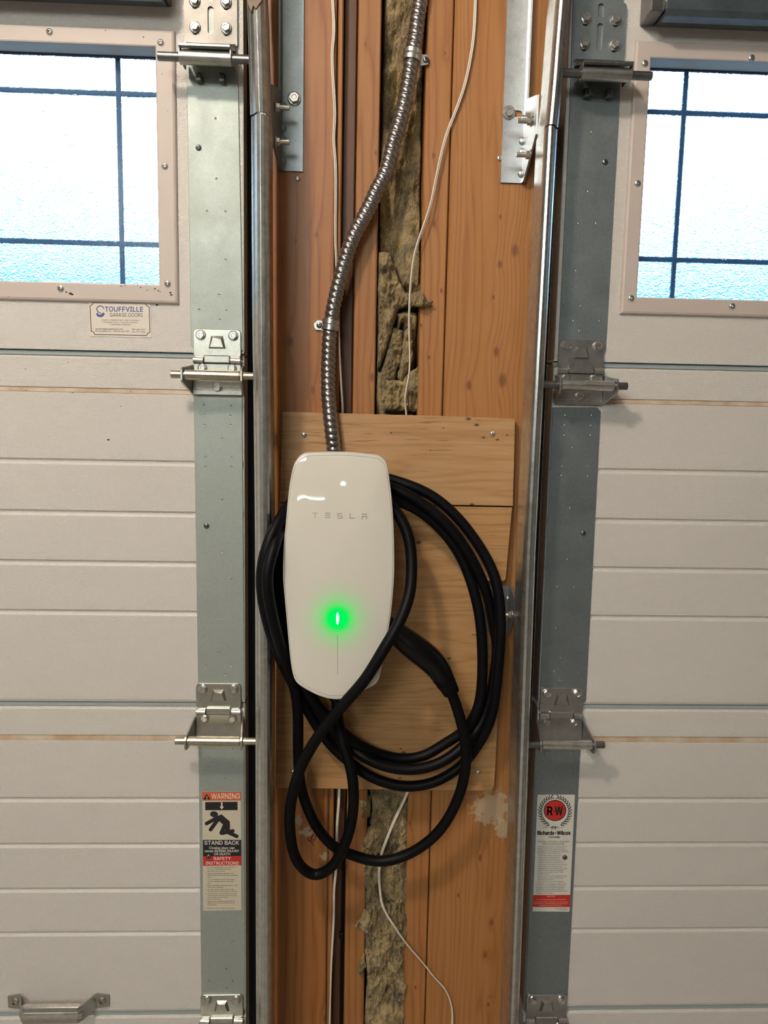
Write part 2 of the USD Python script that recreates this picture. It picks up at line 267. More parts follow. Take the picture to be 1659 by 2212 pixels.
BULB = mat('bulb_glow', {'e': ('emission', {'color': (1.0, .93, .80), 'strength': 45.0})}, surface='e.emission'); TUBEM = mat('tube_glow', {'e': ('emission', {'color': (.86, 1.0, .97), 'strength': 14.0})}, surface='e.emission'); CER = plain('lamp_porcelain', (.7, .68, .62), .4)
lb_ = thing('bulb_lamp', 'bare bulb lamp on the ceiling at the back of the garage', 'lamp')
obj('bulb', trimesh.creation.icosphere(3, .036).apply_translation([-.09, -6.0, 2.66]), BULB, lb_, smooth=True); obj('holder', cyl((-.09, -6.0, 2.70), (-.09, -6.0, RZ1), .05, 24, .01), CER, lb_, smooth=40)
tb_ = thing('tube_lamp', 'fluorescent tube lamp hanging at the back left of the garage', 'lamp')
obj('tube', cyl((-1.81, -5.0, 1.90), (-.255, -5.0, 2.23), .02, 16, .003), TUBEM, tb_, smooth=40); hs_ = bx(-.84, .84, -.06, .06, .03, .09, .01); hs_.apply_transform(trimesh.transformations.rotation_matrix(-math.atan2(.33, 1.555), [0, 1, 0])); hs_.apply_translation([-1.032, -5.0, 2.065]); obj('housing', hs_, CER, tb_)
for x_, z_ in ((-1.7, 2.0), (-.45, 2.26)): obj('chain', cyl((x_, -5.0, z_), (x_, -5.0, RZ1), .004, 8), STEEL, tb_, smooth=40)
TOPD = 2.14                                                 # top of the doors
wf = struct('wall_front')
xs = {k: X(a, 450, y) for k, a, y in (('L1', 723, 0), ('s0', 726, .004), ('s1', 737, .004), ('d0', 738.5, .02), ('d1', 766, .02), ('a0', 768, .006), ('a1', 817, .006), ('b0', 913, .004), ('b1', 968, .004), ('R0', 970.5, 0))}
JL, JR = X(556, 450, 0), X(1178, 700, 0)                    # outer edges of the jamb boards
def board(x0, x1, y, m, t=.038, z0=0.0, z1=RZ1): return obj('board', bx(x0, x1, y, y + t, z0, z1, .0018), m, wf, smooth=False)
board(JL, xs['L1'], 0, W_L); board(xs['s0'], xs['s1'], .003, W_S1, .05); board(xs['d0'], xs['d1'], .021, W_DK, .08); board(xs['a0'], xs['a1'], .006, W_S1, .13)
board(xs['b0'], xs['b1'], .004, W_S2, .13); board(xs['R0'], JR, 0, W_R)
obj('sheathing', bx(JL, JR, .142, .155, 0, RZ1), W_DK, wf, smooth=False)
for x0, x1 in ((RX0, X(500, 700, 0)), (X(1225, 700, 0), RX1)):   # head wall over the doors
    obj('header', bx(x0, x1, .004, .15, TOPD - .01, RZ1), W_DK, wf, smooth=False)
for x0, x1 in ((X(470, 700, .03), JL), (JR, X(1260, 700, .03))):   # black rubber stop behind the door edges
    obj('weather_strip', bx(x0, x1, .003, .03, 0, RZ1), BLACK, wf, smooth=False, label='black rubber strip in the gap beside the door edge')

# ------------------------------------------------------------------ garage doors
def zat(col, ys, Y=YF): return [Z(col, y, Y) for y in ys]
SEAM = (1.5905, 1.0580, 0.5325)
GR2 = zat(420, (1001, 1111, 1218, 1324.5)); GR3 = zat(430, (1727, 1825, 1921, 2014.5))
FOLD2, FOLD3 = Z(420, 848, YF), Z(430, 1595, YF)
def section(x0, x1, zt, zb, grooves, fold, fold_w):
    pr = [(zt, -.006), (zt, -.0065 - .03), (zt - .0005, YF + .005)]
    pr = [(zt, -.004), (zt, YF + .0060), (zt - .0065, YF + .0060), (zt - .0085, YF + .0010), (zt - .010, YF)]
    pr += [(fold + fold_w / 2 + .001, YF), (fold + fold_w / 2, YF + .0022), (fold - fold_w / 2, YF + .0022), (fold - fold_w / 2 - .0006, YF)] if fold else []
    for g_ in grooves: pr += [(g_ + .0040, YF), (g_ + .0012, YF + .0026), (g_ - .0012, YF + .0026), (g_ - .0050, YF)]
    pr += [(zb + .0060, YF), (zb + .0015, YF + .0018), (zb + .0012, YF + .008), (zb + .0012, -.004)]
    pr = np.array(pr)[:, ::-1]; n = len(pr)
    V = np.vstack([np.c_[np.full(n, x), pr] for x in (x0, x1)]); F_ = []
    for i in range(n):
        j = (i + 1) % n; F_ += [[i, j, n + j], [i, n + j, n + i]]
    m = trimesh.Trimesh(V, F_, process=False)
    return m
def stile(parent, poly, dims, screws, m, edge, name='stile'):
    yf = YF - .0020
    s = obj(name, [slab(pxz(poly, yf), yf, YF + .0005, .0006), edge], m, parent, smooth=25, label='bare galvanised end plate')
    obj('rivet', [lathe([(.0017, 0), (.0014, .0006), (.0006, .0003), (1e-5, .0001)], P(a, b, yf), (0, -1, 0), 10) for a, b in dims], ZINC, s, kind='stuff')
    for a, b in screws: obj('screw', screw(P(a, b, yf), r=.0042), DARKSTEEL, s)
def top_section(x0, x1, zb, zt, hole):
    poly = Polygon([(x0, zb + .0015), (x1, zb + .0015), (x1, zt), (x0, zt)], [hole])
    return holed(poly, YF, -.004)
def window(name, o, i_, muntin_v, muntin_h, screws, side, groups):
    """o, i_: outer and inner outline of the frame as px quads (TL, TR, BR, BL)."""
    w = struct(name)
    yf = YF - .0055
    ow, iw = pxz(o, yf), pxz(i_, yf)
    # frame: a mitred moulding, swept round the four sides
    prof = [(0.0, YF + .001), (0.0, yf + .0035), (.06, yf + .001), (.16, yf), (.90, yf), (.97, yf + .0008), (1.0, yf + .004), (1.0, -.012)]
    V, F_ = [], []
    for t, y in prof:
        for k in range(4): V.append([*(ow[k] * (1 - t) + iw[k] * t), y])
    V = np.array(V)[:, [0, 2, 1]]
    for r in range(len(prof) - 1):
        for k in range(4):
            j = (k + 1) % 4; F_ += [[r * 4 + k, r * 4 + j, r * 4 + 4 + j], [r * 4 + k, r * 4 + 4 + j, r * 4 + 4 + k]]
    obj('window_frame', trimesh.Trimesh(V, F_, process=False), FRAME, w, smooth=20)
    for a, b in screws: obj('screw', screw(P(a, b, yf), r=.0047), STEEL, w)
    x0, x1 = iw[:, 0].min() - .004, iw[:, 0].max() + .004; z0, z1 = iw[:, 1].min() - .004, iw[:, 1].max() + .004
    obj('pane', bx(x0, x1, -.018, -.015, z0, z1, .0002), PANE, w, smooth=False)
    obj('glazing_seal', [bx(x0, x1, -.0195, -.0125, z1 - .006, z1 + .004), bx(x0, x1, -.0195, -.0125, z0 - .004, z0 + .005)], SEAL, w, smooth=False)
    for p0, p1 in muntin_v:
        a, b = P(*p0, -.012), P(*p1, -.012); x = (a[0] + b[0]) / 2
        obj('muntin', bx(x - .0036, x + .0036, -.013, -.009, z0, z1, .0008), MUNTIN, w, smooth=False)
    for p0, p1 in muntin_h:
        z = (Z(*p0, -.012) + Z(*p1, -.012)) / 2
        obj('muntin', bx(x0, x1, -.0128, -.0088, z - .0036, z + .0036, .0008), MUNTIN, w, smooth=False)
    return w
MUNTIN = plain('muntin_paint', (.045, .10, .20), .5)
SEAL = plain('glazing_seal', (.03, .05, .09), .6)
# obscure glass: pressed leaf flakes that bend what is seen through it
PANE = mat('obscure_glass', {'g': ('geometry', {}), 'mp': ('mapping', {'scale': (1.0, 1.0, 1.6)}), 'v': ('noise_texture', {'scale': 95, 'detail': 1.0, 'distortion': 2.0}), 'b': ('bump', {'strength': 1.0, 'distance': .0010}),
    'r': ('refraction_bsdf', {'roughness': .06, 'IOR': 1.35, 'color': (.90, .97, 1.0)}), 't': ('transparent_bsdf', {'color': (.85, .95, 1.0)}), 'gl': ('glossy_bsdf', {'roughness': .12}), 'f': ('fresnel', {'IOR': 1.18}),
    'm1': ('mix_closure', {'fac': .93}), 'm2': ('mix_closure', {})},
    [('g.position', 'mp.vector'), ('mp.vector', 'v.vector'), ('v.fac', 'b.height'), ('b.normal', 'r.normal'), ('t.BSDF', 'm1.closure1'), ('r.BSDF', 'm1.closure2'), ('m1.closure', 'm2.closure1'), ('gl.BSDF', 'm2.closure2'), ('f.fac', 'm2.fac')], surface='m2.closure')

WO1 = [(-420, 45), (376, 53), (386, 652), (-420, 641)]; WI1 = [(-400, 82), (330, 92), (347, 611), (-400, 598)]
WO2 = [(1374, 98), (2080, 100), (2050, 692), (1339, 682)]; WI2 = [(1407, 137), (2055, 138), (2020, 654), (1376, 645)]
def squared(q, Y=YF - .0055):
    p = pxz(q, Y); x0 = p[[0, 3], 0].mean(); x1 = p[[1, 2], 0].mean(); zt = p[[0, 1], 1].mean(); zb = p[[2, 3], 1].mean()
    return [tuple(pix([x, Y, z])) for x, z in ((x0, zt), (x1, zt), (x1, zb), (x0, zb))]
WO1, WI1, WO2, WI2 = map(squared, (WO1, WI1, WO2, WI2))
def hole_of(i_):
    p = pxz(i_, YF - .0055); e = .006
    return [(p[:, 0].min() - e, p[:, 1].min() - e), (p[:, 0].max() + e, p[:, 1].min() - e), (p[:, 0].max() + e, p[:, 1].max() + e), (p[:, 0].min() - e, p[:, 1].max() + e)]
EL, ER = X(527.5, 1100, YF), X(1177, 1190, YF)
DL0, DR1 = RX0 + .12, RX1 - .12
for which, (x0, x1, o_, i_) in enumerate(((DL0, EL, WO1, WI1), (ER, DR1, WO2, WI2))):
    d = struct('door_1' if which == 0 else 'door_2')
    obj('section', top_section(x0, x1, SEAM[0], TOPD, hole_of(i_)), SKIN, d, smooth=False)
    obj('section', section(x0, x1, SEAM[0], SEAM[1], GR2, FOLD2, .0062), SKIN, d, smooth=False)
    obj('section', section(x0, x1, SEAM[1], SEAM[2], GR3, FOLD3, .0088), SKIN, d, smooth=False)
    obj('section', section(x0, x1, SEAM[2], .012, [.30, .22, .14], SEAM[2] - .058, .0062), SKIN, d, smooth=False)
    for zz in SEAM: obj('joint_gasket', bx(x0, x1, YF + .0035, YF + .0075, zz - .0062, zz - .0004, .0003), GASKET, d, smooth=False, label='grey strip in the joint between sections')
    for zz, w_ in ((FOLD2, .0058), (FOLD3, .0084), (SEAM[2] - .058, .0058)): obj('stained_fold', bx(x0, x1, YF + .0012, YF + .004, zz - w_ / 2, zz + w_ / 2, .0003), STAIN, d, smooth=False, label='rust stained crease along the door section')
    if which == 0:
        e0, e1 = EL - .0005, EL + .0012
        edge = lambda z0, z1: bx(e0, e1, YF - .002, -.012, z0, z1, .0004)
        stile(d, [(402, -60), (509, -60), (515, 190), (524.5, 700), (525, 757), (420, 757), (412, 744), (410, 560), (403, 150)], [(427.5, 172), (465.5, 256), (468, 386), (447, 456), (487, 457), (487.5, 561), (474, 637), (430, 669), (489, 671), (475, 691)], [(429, 319)], GALV, edge(SEAM[0] + .004, TOPD))
        stile(d, [(424, 857), (523, 858), (528, 1511), (434, 1511), (428, 1502), (418.5, 864)], [(441, 874), (441, 896), (442, 918), (499, 876), (498, 898), (499, 918), (481, 947), (444, 987), (500, 987), (444, 1009), (500, 1008), (480, 1079), (480, 1192), (462, 1252), (500, 1252), (478, 1335), (472, 1410), (444, 1438), (499, 1438), (486, 1457)], [(446, 1136)], GALV, edge(SEAM[1] + .006, SEAM[0] - .004))
        stile(d, [(434, 1604.5), (527, 1604), (530, 2180), (443, 2182), (435, 2172), (428.5, 1611)], [(449.5, 1618), (503, 1617), (449.5, 1638), (503, 1637), (449.5, 1656.5), (503, 1656), (485, 1681), (502, 2033), (489, 2093), (451, 2119), (503, 2119), (490, 2134)], [(451, 1850)], GALV, edge(SEAM[2] + .006, SEAM[1] - .004))
    else:
        e0, e1 = ER - .0012, ER + .0005
        edge = lambda z0, z1: bx(e0, e1, YF - .002, -.012, z0, z1, .0004)
        stile(d, [(1240, -60), (1350, -60), (1339, 220), (1325, 470), (1309, 757), (1301, 771), (1205, 771), (1221, 450), (1231, 220)], [(1275, 285), (1268, 413), (1247, 482.5), (1285, 482), (1242, 584), (1252, 660), (1236, 692), (1293, 693), (1249, 714)], [(1307, 350)], GALV2, edge(SEAM[0] + .004, TOPD))
        stile(d, [(1194, 880), (1290, 880), (1298, 889), (1266, 1514), (1258, 1523), (1165, 1523)], [(1219, 896), (1276, 896), (1218, 917.5), (1274.5, 918), (1217, 939), (1273.5, 939), (1234, 966), (1212.5, 1006), (1268.5, 1006), (1211, 1026), (1267.6, 1027), (1229.5, 1097), (1223.5, 1207), (1203, 1267), (1239, 1267), (1200, 1356), (1211, 1421), (1196, 1450), (1249, 1451), (1209, 1469)], [(1260, 1151.5)], GALV2, edge(SEAM[1] + .006, SEAM[0] - .004))
        stile(d, [(1158, 1612), (1247, 1612), (1254, 1619), (1225.5, 2170), (1217, 2184), (1133, 2184)], [(1181, 1626.5), (1233, 1626.5), (1180, 1645), (1193.5, 1645), (1232, 1645.6), (1179, 1664), (1231, 1664), (1195.5, 1689), (1165, 2033), (1176, 2091), (1161.5, 2116), (1212, 2117), (1174, 2132)], [(1220, 1852)], GALV2, edge(SEAM[2] + .006, SEAM[1] - .004))
    if which == 0:   # lift handle
        cx0, cx1, cz = X(34, 2160, YF), X(222, 2160, YF), Z(120, 2160, YF)
        h = UsdGeom.Xform.Define(stage, numbered(str(d.GetPath()) + '/lift_handle')).GetPrim(); h.SetCustomDataByKey('label', 'bent steel lift handle screwed to the lower left of the door')
        # strip bent: foot, arm out, grip, arm back, foot
        y_ = YF - .0012; out = .031
        path = [(cx0 - .011, y_), (cx0 + .007, y_), (cx0 + .0105, y_ - .003), (cx0 + .020, y_ - out + .006), (cx0 + .025, y_ - out), (cx1 - .029, y_ - out), (cx1 - .024, y_ - out + .006), (cx1 - .0125, y_ - .003), (cx1 - .009, y_), (cx1 + .011, y_)]
        pth = np.array(path); wd = np.array([.0100, .0128, .0128, .0128, .0128, .0128, .0128, .0128, .0128, .0100])
        V, F_ = [], []; th = .0022
        tn = np.gradient(pth, axis=0); nn = np.stack([-tn[:, 1], tn[:, 0]], 1); nn /= np.linalg.norm(nn, axis=1, keepdims=True)
        for k in range(len(pth)):
            for s_, zz in ((0, -1), (0, 1), (-1, 1), (-1, -1)):
                q = pth[k] + nn[k] * th * s_; bow = 0
                V.append([q[0], q[1], cz + wd[k] * zz])
        for k in range(len(pth) - 1):
            for a in range(4):
                b = (a + 1) % 4; F_ += [[k * 4 + a, k * 4 + b, k * 4 + 4 + b], [k * 4 + a, k * 4 + 4 + b, k * 4 + 4 + a]]
        F_ += [[0, 1, 2], [0, 2, 3]]; e = (len(pth) - 1) * 4; F_ += [[e, e + 2, e + 1], [e, e + 3, e + 2]]
        strip = trimesh.Trimesh(V, F_, process=False)
        # the grip bulges forward like a half pipe
        gx = np.linspace(cx0 + .038, cx1 - .038, 2); grip = []
        na = 14; V2, F2 = [], []
        for k, (xx, sc) in enumerate(((cx0 + .019, .70), (cx0 + .022, .88), (cx0 + .027, 1), (cx1 - .030, 1), (cx1 - .025, .88), (cx1 - .022, .70))):
            for a in np.linspace(-1.45, 1.45, na): V2.append([xx, y_ - out + .010 - .014 * sc * math.cos(a), cz + .0136 * sc * math.sin(a)])
        for k in range(5):
            for a in range(na - 1): F2 += [[k * na + a, k * na + a + 1, (k + 1) * na + a + 1], [k * na + a, (k + 1) * na + a + 1, (k + 1) * na + a]]
        obj('strap', strip, ZINC2, h, smooth=30); obj('grip', trimesh.Trimesh(V2, F2, process=False), STEEL, h, smooth=50)
        for xx in (cx0, cx1): obj('screw', screw((xx, YF - .0034, cz), r=.0062), BRASSY, h)
window('window_1', WO1, WI1, [((251, 120), (268, 605))], [((0, 197), (330, 201)), ((0, 520), (342, 528))], [(107, 69), (347, 92), (356, 359), (362, 613), (131, 623)], 0, '')
window('window_2', WO2, WI2, [((1482.5, 160), (1452, 640))], [((1405, 242), (1659, 250)), ((1385, 561), (1659, 565))], [(1393, 137), (1623, 125), (1377, 396), (1363, 644), (1581, 661)], 1, '')

# struts along the top of the doors
STRUTM = galv('strut_steel', (.20, .25, .29), .34, .06)
def strut(name, x0, x1, zlow, label, endplate):
    y0 = YF - .001; pr = [(y0, zlow + .008), (y0 - .024, zlow + .003), (y0 - .030, zlow), (y0 - .044, zlow + .0015), (y0 - .050, zlow + .008), (y0 - .051, zlow + .055), (y0 - .075, zlow + .060), (y0 - .075, zlow + .066), (y0 - .049, zlow + .064), (y0 - .0475, zlow + .012), (y0 - .0005, zlow + .012)]  # deep upper flange is an unseen addition that casts shade below
    n = len(pr); V = np.vstack([[[x, a, b] for a, b in pr] for x in (x0, x1)]); F_ = []
    for i in range(n):
        j = (i + 1) % n; F_ += [[i, j, n + j], [i, n + j, n + i]]
    vt, ft = trimesh.creation.triangulate_polygon(Polygon(pr), engine='earcut')
    idx = [int(np.argmin(((np.array(pr) - v) ** 2).sum(1))) for v in vt]
    for t in ft: F_ += [[idx[k] for k in t], [n + idx[k] for k in t[::-1]]]
    t = thing(name, label, 'strut')
    obj('channel', trimesh.Trimesh(V, F_, process=False), STRUTM, t, smooth=25); obj('end_tab', bx(*endplate, y0 - .044, y0, zlow + .008, zlow + .055), DARKSTEEL, t)
strut('door_strut', X(1411, 40, YF), DR1, Z(1500, 50, YF - .032), 'galvanised strut along the door top above the right window', (X(1383, 20, YF), X(1411, 20, YF)))
strut('door_strut', DL0, X(364, 30, YF), Z(1500, 50, YF - .032), 'galvanised strut along the door top above the left window', (X(364, 20, YF), X(372, 20, YF)))

# ------------------------------------------------------------------ tracks
def sweep_z(prof, cx, zs, mirror=False):
    """prof: closed (x, y) outline; cx(z) shifts it sideways."""
    pr = np.array(prof); n = len(pr); V, F_ = [], []
    for z in zs: V.append(np.c_[(-pr[:, 0] if mirror else pr[:, 0]) + cx(z), pr[:, 1], np.full(n, z)])
    for k in range(len(zs) - 1):
        for i in range(n):
            j = (i + 1) % n; F_ += [[k * n + i, k * n + j, (k + 1) * n + j], [k * n + i, (k + 1) * n + j, (k + 1) * n + i]]
    m = trimesh.Trimesh(np.vstack(V), F_, process=False); m.fix_normals(); return m
def track_profile(t=.0018, k=1.0):
    line = [(.0055, -.0985), (.0015, -.0995), (0, -.1035), (.0008, -.1075), (.0032, -.1100), (.0048, -.1105), (.0052, -.1118), (.0090, -.1175), (.0135, -.1195), (.0180, -.1185), (.0212, -.1150), (.0228, -.1100), (.0230, -.0950), (.0230, -.0640), (.0215, -.0570), (.0170, -.0535), (.0060, -.0535), (.0020, -.0545)]
    line = [(a if a < .0052 else .0052 + (a - .0052) * k, b) for a, b in line]
    return np.array(LineString(line).buffer(t / 2, cap_style=2, join_style=1, quad_segs=2).exterior.coords)[:-1]
TP = track_profile(); TPR = track_profile(k=.70)
def xpath(pts, Y):
    q = np.array([P(a, b, Y)[[2, 0]] for a, b in pts]); q = q[np.argsort(q[:, 0])]; return lambda z: float(np.interp(z, q[:, 0], q[:, 1]))
def track(label, pts, z0, z1, mirror, rollers=()):
    t = thing('door_track', label, 'track', 'steel roller tracks')
    f = xpath(pts, -.108)
    obj('channel', sweep_z(TPR if mirror else TP, f, np.linspace(z0, z1, 14), mirror), TRACKM, t, smooth=75)
    s = -1 if mirror else 1
    obj('back_flange', sweep_z([(.010, -.056), (.0118, -.056), (.0118, -.030), (.010, -.030)], f, np.linspace(z0, z1, 14), mirror), TRACKM, t, smooth=25)
    return t, f
ZJ1, ZJ2 = Z(562, 245, -.118), Z(1190, 271, -.118)
tl, fl = track('lower steel roller track to the left of the timber, below its joint', [(543, 250), (545, 690), (548, 880), (551, 1120), (552, 1500), (553, 2000), (553.5, 2212)], 0.002, ZJ1 - .001, False)
tlu, flu = track('short upper track length to the left of the timber, brown smear at top', [(529, -60), (534, 0), (541, 243)], ZJ1 + .001, 2.25, False)
tr, fr = track('lower steel roller track to the right of the timber, below its joint', [(1204, 280), (1189, 560), (1172, 880), (1158, 1160), (1149, 1420), (1132, 1900), (1120, 2212)], 0.002, ZJ2 - .001, True)
tru, fru = track('upper track length to the right of the timber, above the joint', [(1237, -60), (1229, 0), (1213, 200), (1206, 272)], ZJ2 + .001, 2.25, True)
obj('grease_smear', [slab(rounded(pxz([(530, -60), (563, -60), (566, 2), (559, 12), (553, 22), (547, 14), (543, 28), (538, 18), (533, 6)], -.1215), .0008), -.1215, -.117, .001)], GREASE, tlu, label='brown grease smear')

# ------------------------------------------------------------------ roller hinges
def hinge(px, py, label, kind, side, m, mt, ms, f, wheel=True, top_only=False):
    """px, py: centre of the knuckle on the door face; side +1: track on the right; kind 0: tube above the lowest bolt; 1: tube low down."""
    o = P(px, py, YF - .002); ox, oz = o[0], o[2]; y = o[1]
    t = thing('roller_hinge', label, 'hinge', 'roller hinges at the door joints')
    def B(x, z, s=1.0, spin=.2, up=.003): return hexbolt((ox + x, y - up, oz + z), s=s, spin=spin)
    # upper leaf: plate with a pressed dome
    pl = rounded([(-.0345, -.002), (.0345, -.002), (.0345, .0395), (-.0345, .0395)], .006)
    pl = np.array([(a, max(b, -.002)) for a, b in pl])
    u = [slab(pl + [ox, oz], y - .003, y, .0008)]
    for z0, z1, w0, w1, d in ((.0115, .030, .0125, .0085, .0048),):
        b_ = np.array([(-w0, z0), (w0, z0), (w1, z1), (-w1, z1)]); tp = np.array([(-w0 + .003, z0 + .002), (w0 - .003, z0 + .002), (w1 - .003, z1 - .005), (-w1 + .003, z1 - .003)])
        V = [[ox + a, y - .0028, oz + b] for a, b in b_] + [[ox + a, y - .0028 - d, oz + b] for a, b in tp]
        u.append(trimesh.convex.convex_hull(np.array(V)))
    obj('upper_leaf', u, m, t, smooth=30)
    tongue = [bx(ox - .019, ox + .019, y - .0075, y - .001, oz - .0095, oz + .002, .0015)]
    obj('knuckle', tongue, m, t)
    for s in (-1, 1): obj('barrel', cyl((ox + s * .0195, y - .0048, oz - .0055), (ox + s * .0345, y - .0048, oz - .0055), .0048, 18), STEEL if mt is BRASSY else mt, t, smooth=40)
    for s in (-1, 1): obj('bolt', B(s * .0235, .0305, spin=.2 + .5 * s), STEEL, t, smooth=25)
    hb = .0555 if kind == 0 else .050
    lo = [(-.034, -.010), (.034, -.010), (.036, -hb), (-.036, -hb)]
    parts = [slab(np.array(lo) + [ox, oz], y - .0028, y, .0006)]
    if kind == 0: parts.append(slab(np.array([(-.036, -hb), (.036, -hb), (.036, -hb + .008), (-.036, -hb + .008)]) + [ox, oz], y - .0045, y, .001))
    obj('lower_leaf', parts, m, t, smooth=30)
    for s in (-1, 1): obj('bolt', B(s * .0215, -.0165, spin=.3 + .4 * s, s=.93), STEEL, t, smooth=25)
    if kind == 0: obj('bolt', B(0, -.0445, spin=.1), STEEL, t, smooth=25)
    if top_only: return t
    tz = oz - (.0285 if kind == 0 else .036); ty = y - .042
    if kind == 0: ear = [(y, oz - .012), (y - .030, oz - .0165), (y - .048, oz - .0185), (y - .051, oz - .022), (y - .051, oz - .036), (y - .047, oz - .040), (y, oz - hb)]
    else: ear = [(y, oz - .014), (y - .014, oz - .018), (y - .048, oz - .028), (y - .051, oz - .032), (y - .051, oz - .045), (y - .047, oz - .0485), (y, oz - .049)]
    for s in (-1, 1):
        e = trimesh.creation.extrude_polygon(Polygon(ear), .0024, engine='earcut'); v = e.vertices
        xx = ox + s * .0365 + (v[:, 2] - .0012); splay = (y - v[:, 0]) * .10 * s
        obj('ear', trimesh.Trimesh(np.c_[xx + splay, v[:, 0], v[:, 1]], e.faces, process=False), m, t, smooth=25)
    r = .0072
    obj('roller_tube', cyl((ox - .0385, ty, tz), (ox + .0385, ty, tz), r, 24), mt, t, smooth=40)
    far = f(tz) + side * .006
    x0, x1 = sorted((ox - side * .058, far))
    obj('roller_stem', [cyl((x0, ty, tz), (x1, ty, tz), .0056, 20), cyl((ox - .0435, ty, tz), (ox - .0405, ty, tz), .0078, 20), cyl((ox + .0405, ty, tz), (ox + .0435, ty, tz), .0078, 20)], ms, t, smooth=40)
    if wheel: obj('roller_wheel', cyl((far, ty, tz), (far + side * .009, ty, tz), .0205, 28, .002), BLACK, t, smooth=40)
    return t
hinge(470, 771, 'yellowed roller hinge on the left door, at the joint under the window', 0, 1, ZINC, BRASSY, BRASSY, fl)
hinge(473, 1528, 'roller hinge on the left door halfway down, above the warning sticker', 1, 1, ZINC, BRASSY, BRASSY, fl)
hinge(480, 2194, 'lowest left hinge, cut by the bottom edge, below the warning sticker', 0, 1, ZINC, STEEL, ZINC, fl)
hinge(1253, 793, 'grey roller hinge on the right door, at the joint under the window', 0, -1, ZINC2, STEEL, DARKSTEEL, fr)
hinge(1211, 1537, 'grey roller hinge on the right door, above the laurel wreath sticker', 1, -1, ZINC2, STEEL, DARKSTEEL, fr)
hinge(1179, 2193, 'lowest right hinge, cut by the bottom edge, below the laurel wreath sticker', 0, -1, ZINC2, STEEL, ZINC2, fr)
def top_fixture(px, py, label, side, m, mt, ms, f):
    """px, py: middle of the long slot."""
    o = P(px, py, YF - .002); ox, oz, y = o[0], o[2], o[1]
    t = thing('top_roller_bracket', label, 'bracket', 'top roller brackets')
    slot = lambda cx, z0, z1, w: LineString([(ox + cx, oz + z0), (ox + cx, oz + z1)]).buffer(w, quad_segs=6)
    pl = Polygon(rounded([(-.0365, -.034), (.0365, -.034), (.0365, .046), (-.0365, .046)], .005) + [ox, oz])
    pl = pl.difference(unary_union([slot(0, -.014, .014, .0042), slot(0, .028, .040, .0042)] + [slot(sx, z - .006, z, .0040) for sx in (-.0215, .0215) for z in (-.010, .0235)]))
    obj('base_plate', holed(pl, y - .003, y), m, t, smooth=20)
    for sx in (-.0215, .0215):
        for z in (-.010, .0235): obj('bolt', hexbolt((ox + sx, y - .003, oz + z), s=1.06, spin=.2 + sx * 9), STEEL, t, smooth=25)
    ty, tz = y - .041, oz - .0655
    # carrier: curls out from the plate to the tube
    prof = [(y - .002, oz - .028), (y - .005, oz - .034), (y - .012, oz - .0400), (y - .050, oz - .0545), (y - .0535, oz - .053), (y - .0535, oz - .0558), (y - .050, oz - .0575), (y - .012, oz - .0430), (y - .002, oz - .040)]
    e = trimesh.creation.extrude_polygon(Polygon(prof), .068, engine='earcut'); v = e.vertices
    obj('carrier', [trimesh.Trimesh(np.c_[ox - .034 + v[:, 2], v[:, 0], v[:, 1]], e.faces, process=False)] + [bx(ox + s * .034 - .0012, ox + s * .034 + .0012, y - .050, y - .010, tz - .003, oz - .054, .0005) for s in (-1, 1)], ms, t, smooth=25)  # dark steel colour stands in for the shaded underside
    obj('roller_tube', cyl((ox - .035, ty, tz), (ox + .035, ty, tz), .0092, 26), mt, t, smooth=40)
    for s in (-1, 1): obj('tab', bx(ox + s * .016 - .004, ox + s * .016 + .004, y - .012, y - .0005, tz - .017, tz - .006), ms, t)
    far = f(tz) + side * .006; x0, x1 = sorted((ox - side * .064, far))
    obj('roller_stem', cyl((x0, ty, tz), (x1, ty, tz), .0058, 20), ms, t, smooth=40)
    obj('roller_wheel', cyl((far, ty, tz), (far + side * .009, ty, tz), .0205, 28, .002), BLACK, t, smooth=40)
top_fixture(456, 46, 'top roller bracket with four bolts beside the left window', 1, ZINC3, ZINC, DARKSTEEL, lambda z: flu(z))
top_fixture(1294, 82, 'dark top roller bracket with four bolts beside the right window', -1, GALV2, ZINC2, DARKSTEEL, lambda z: fru(z))

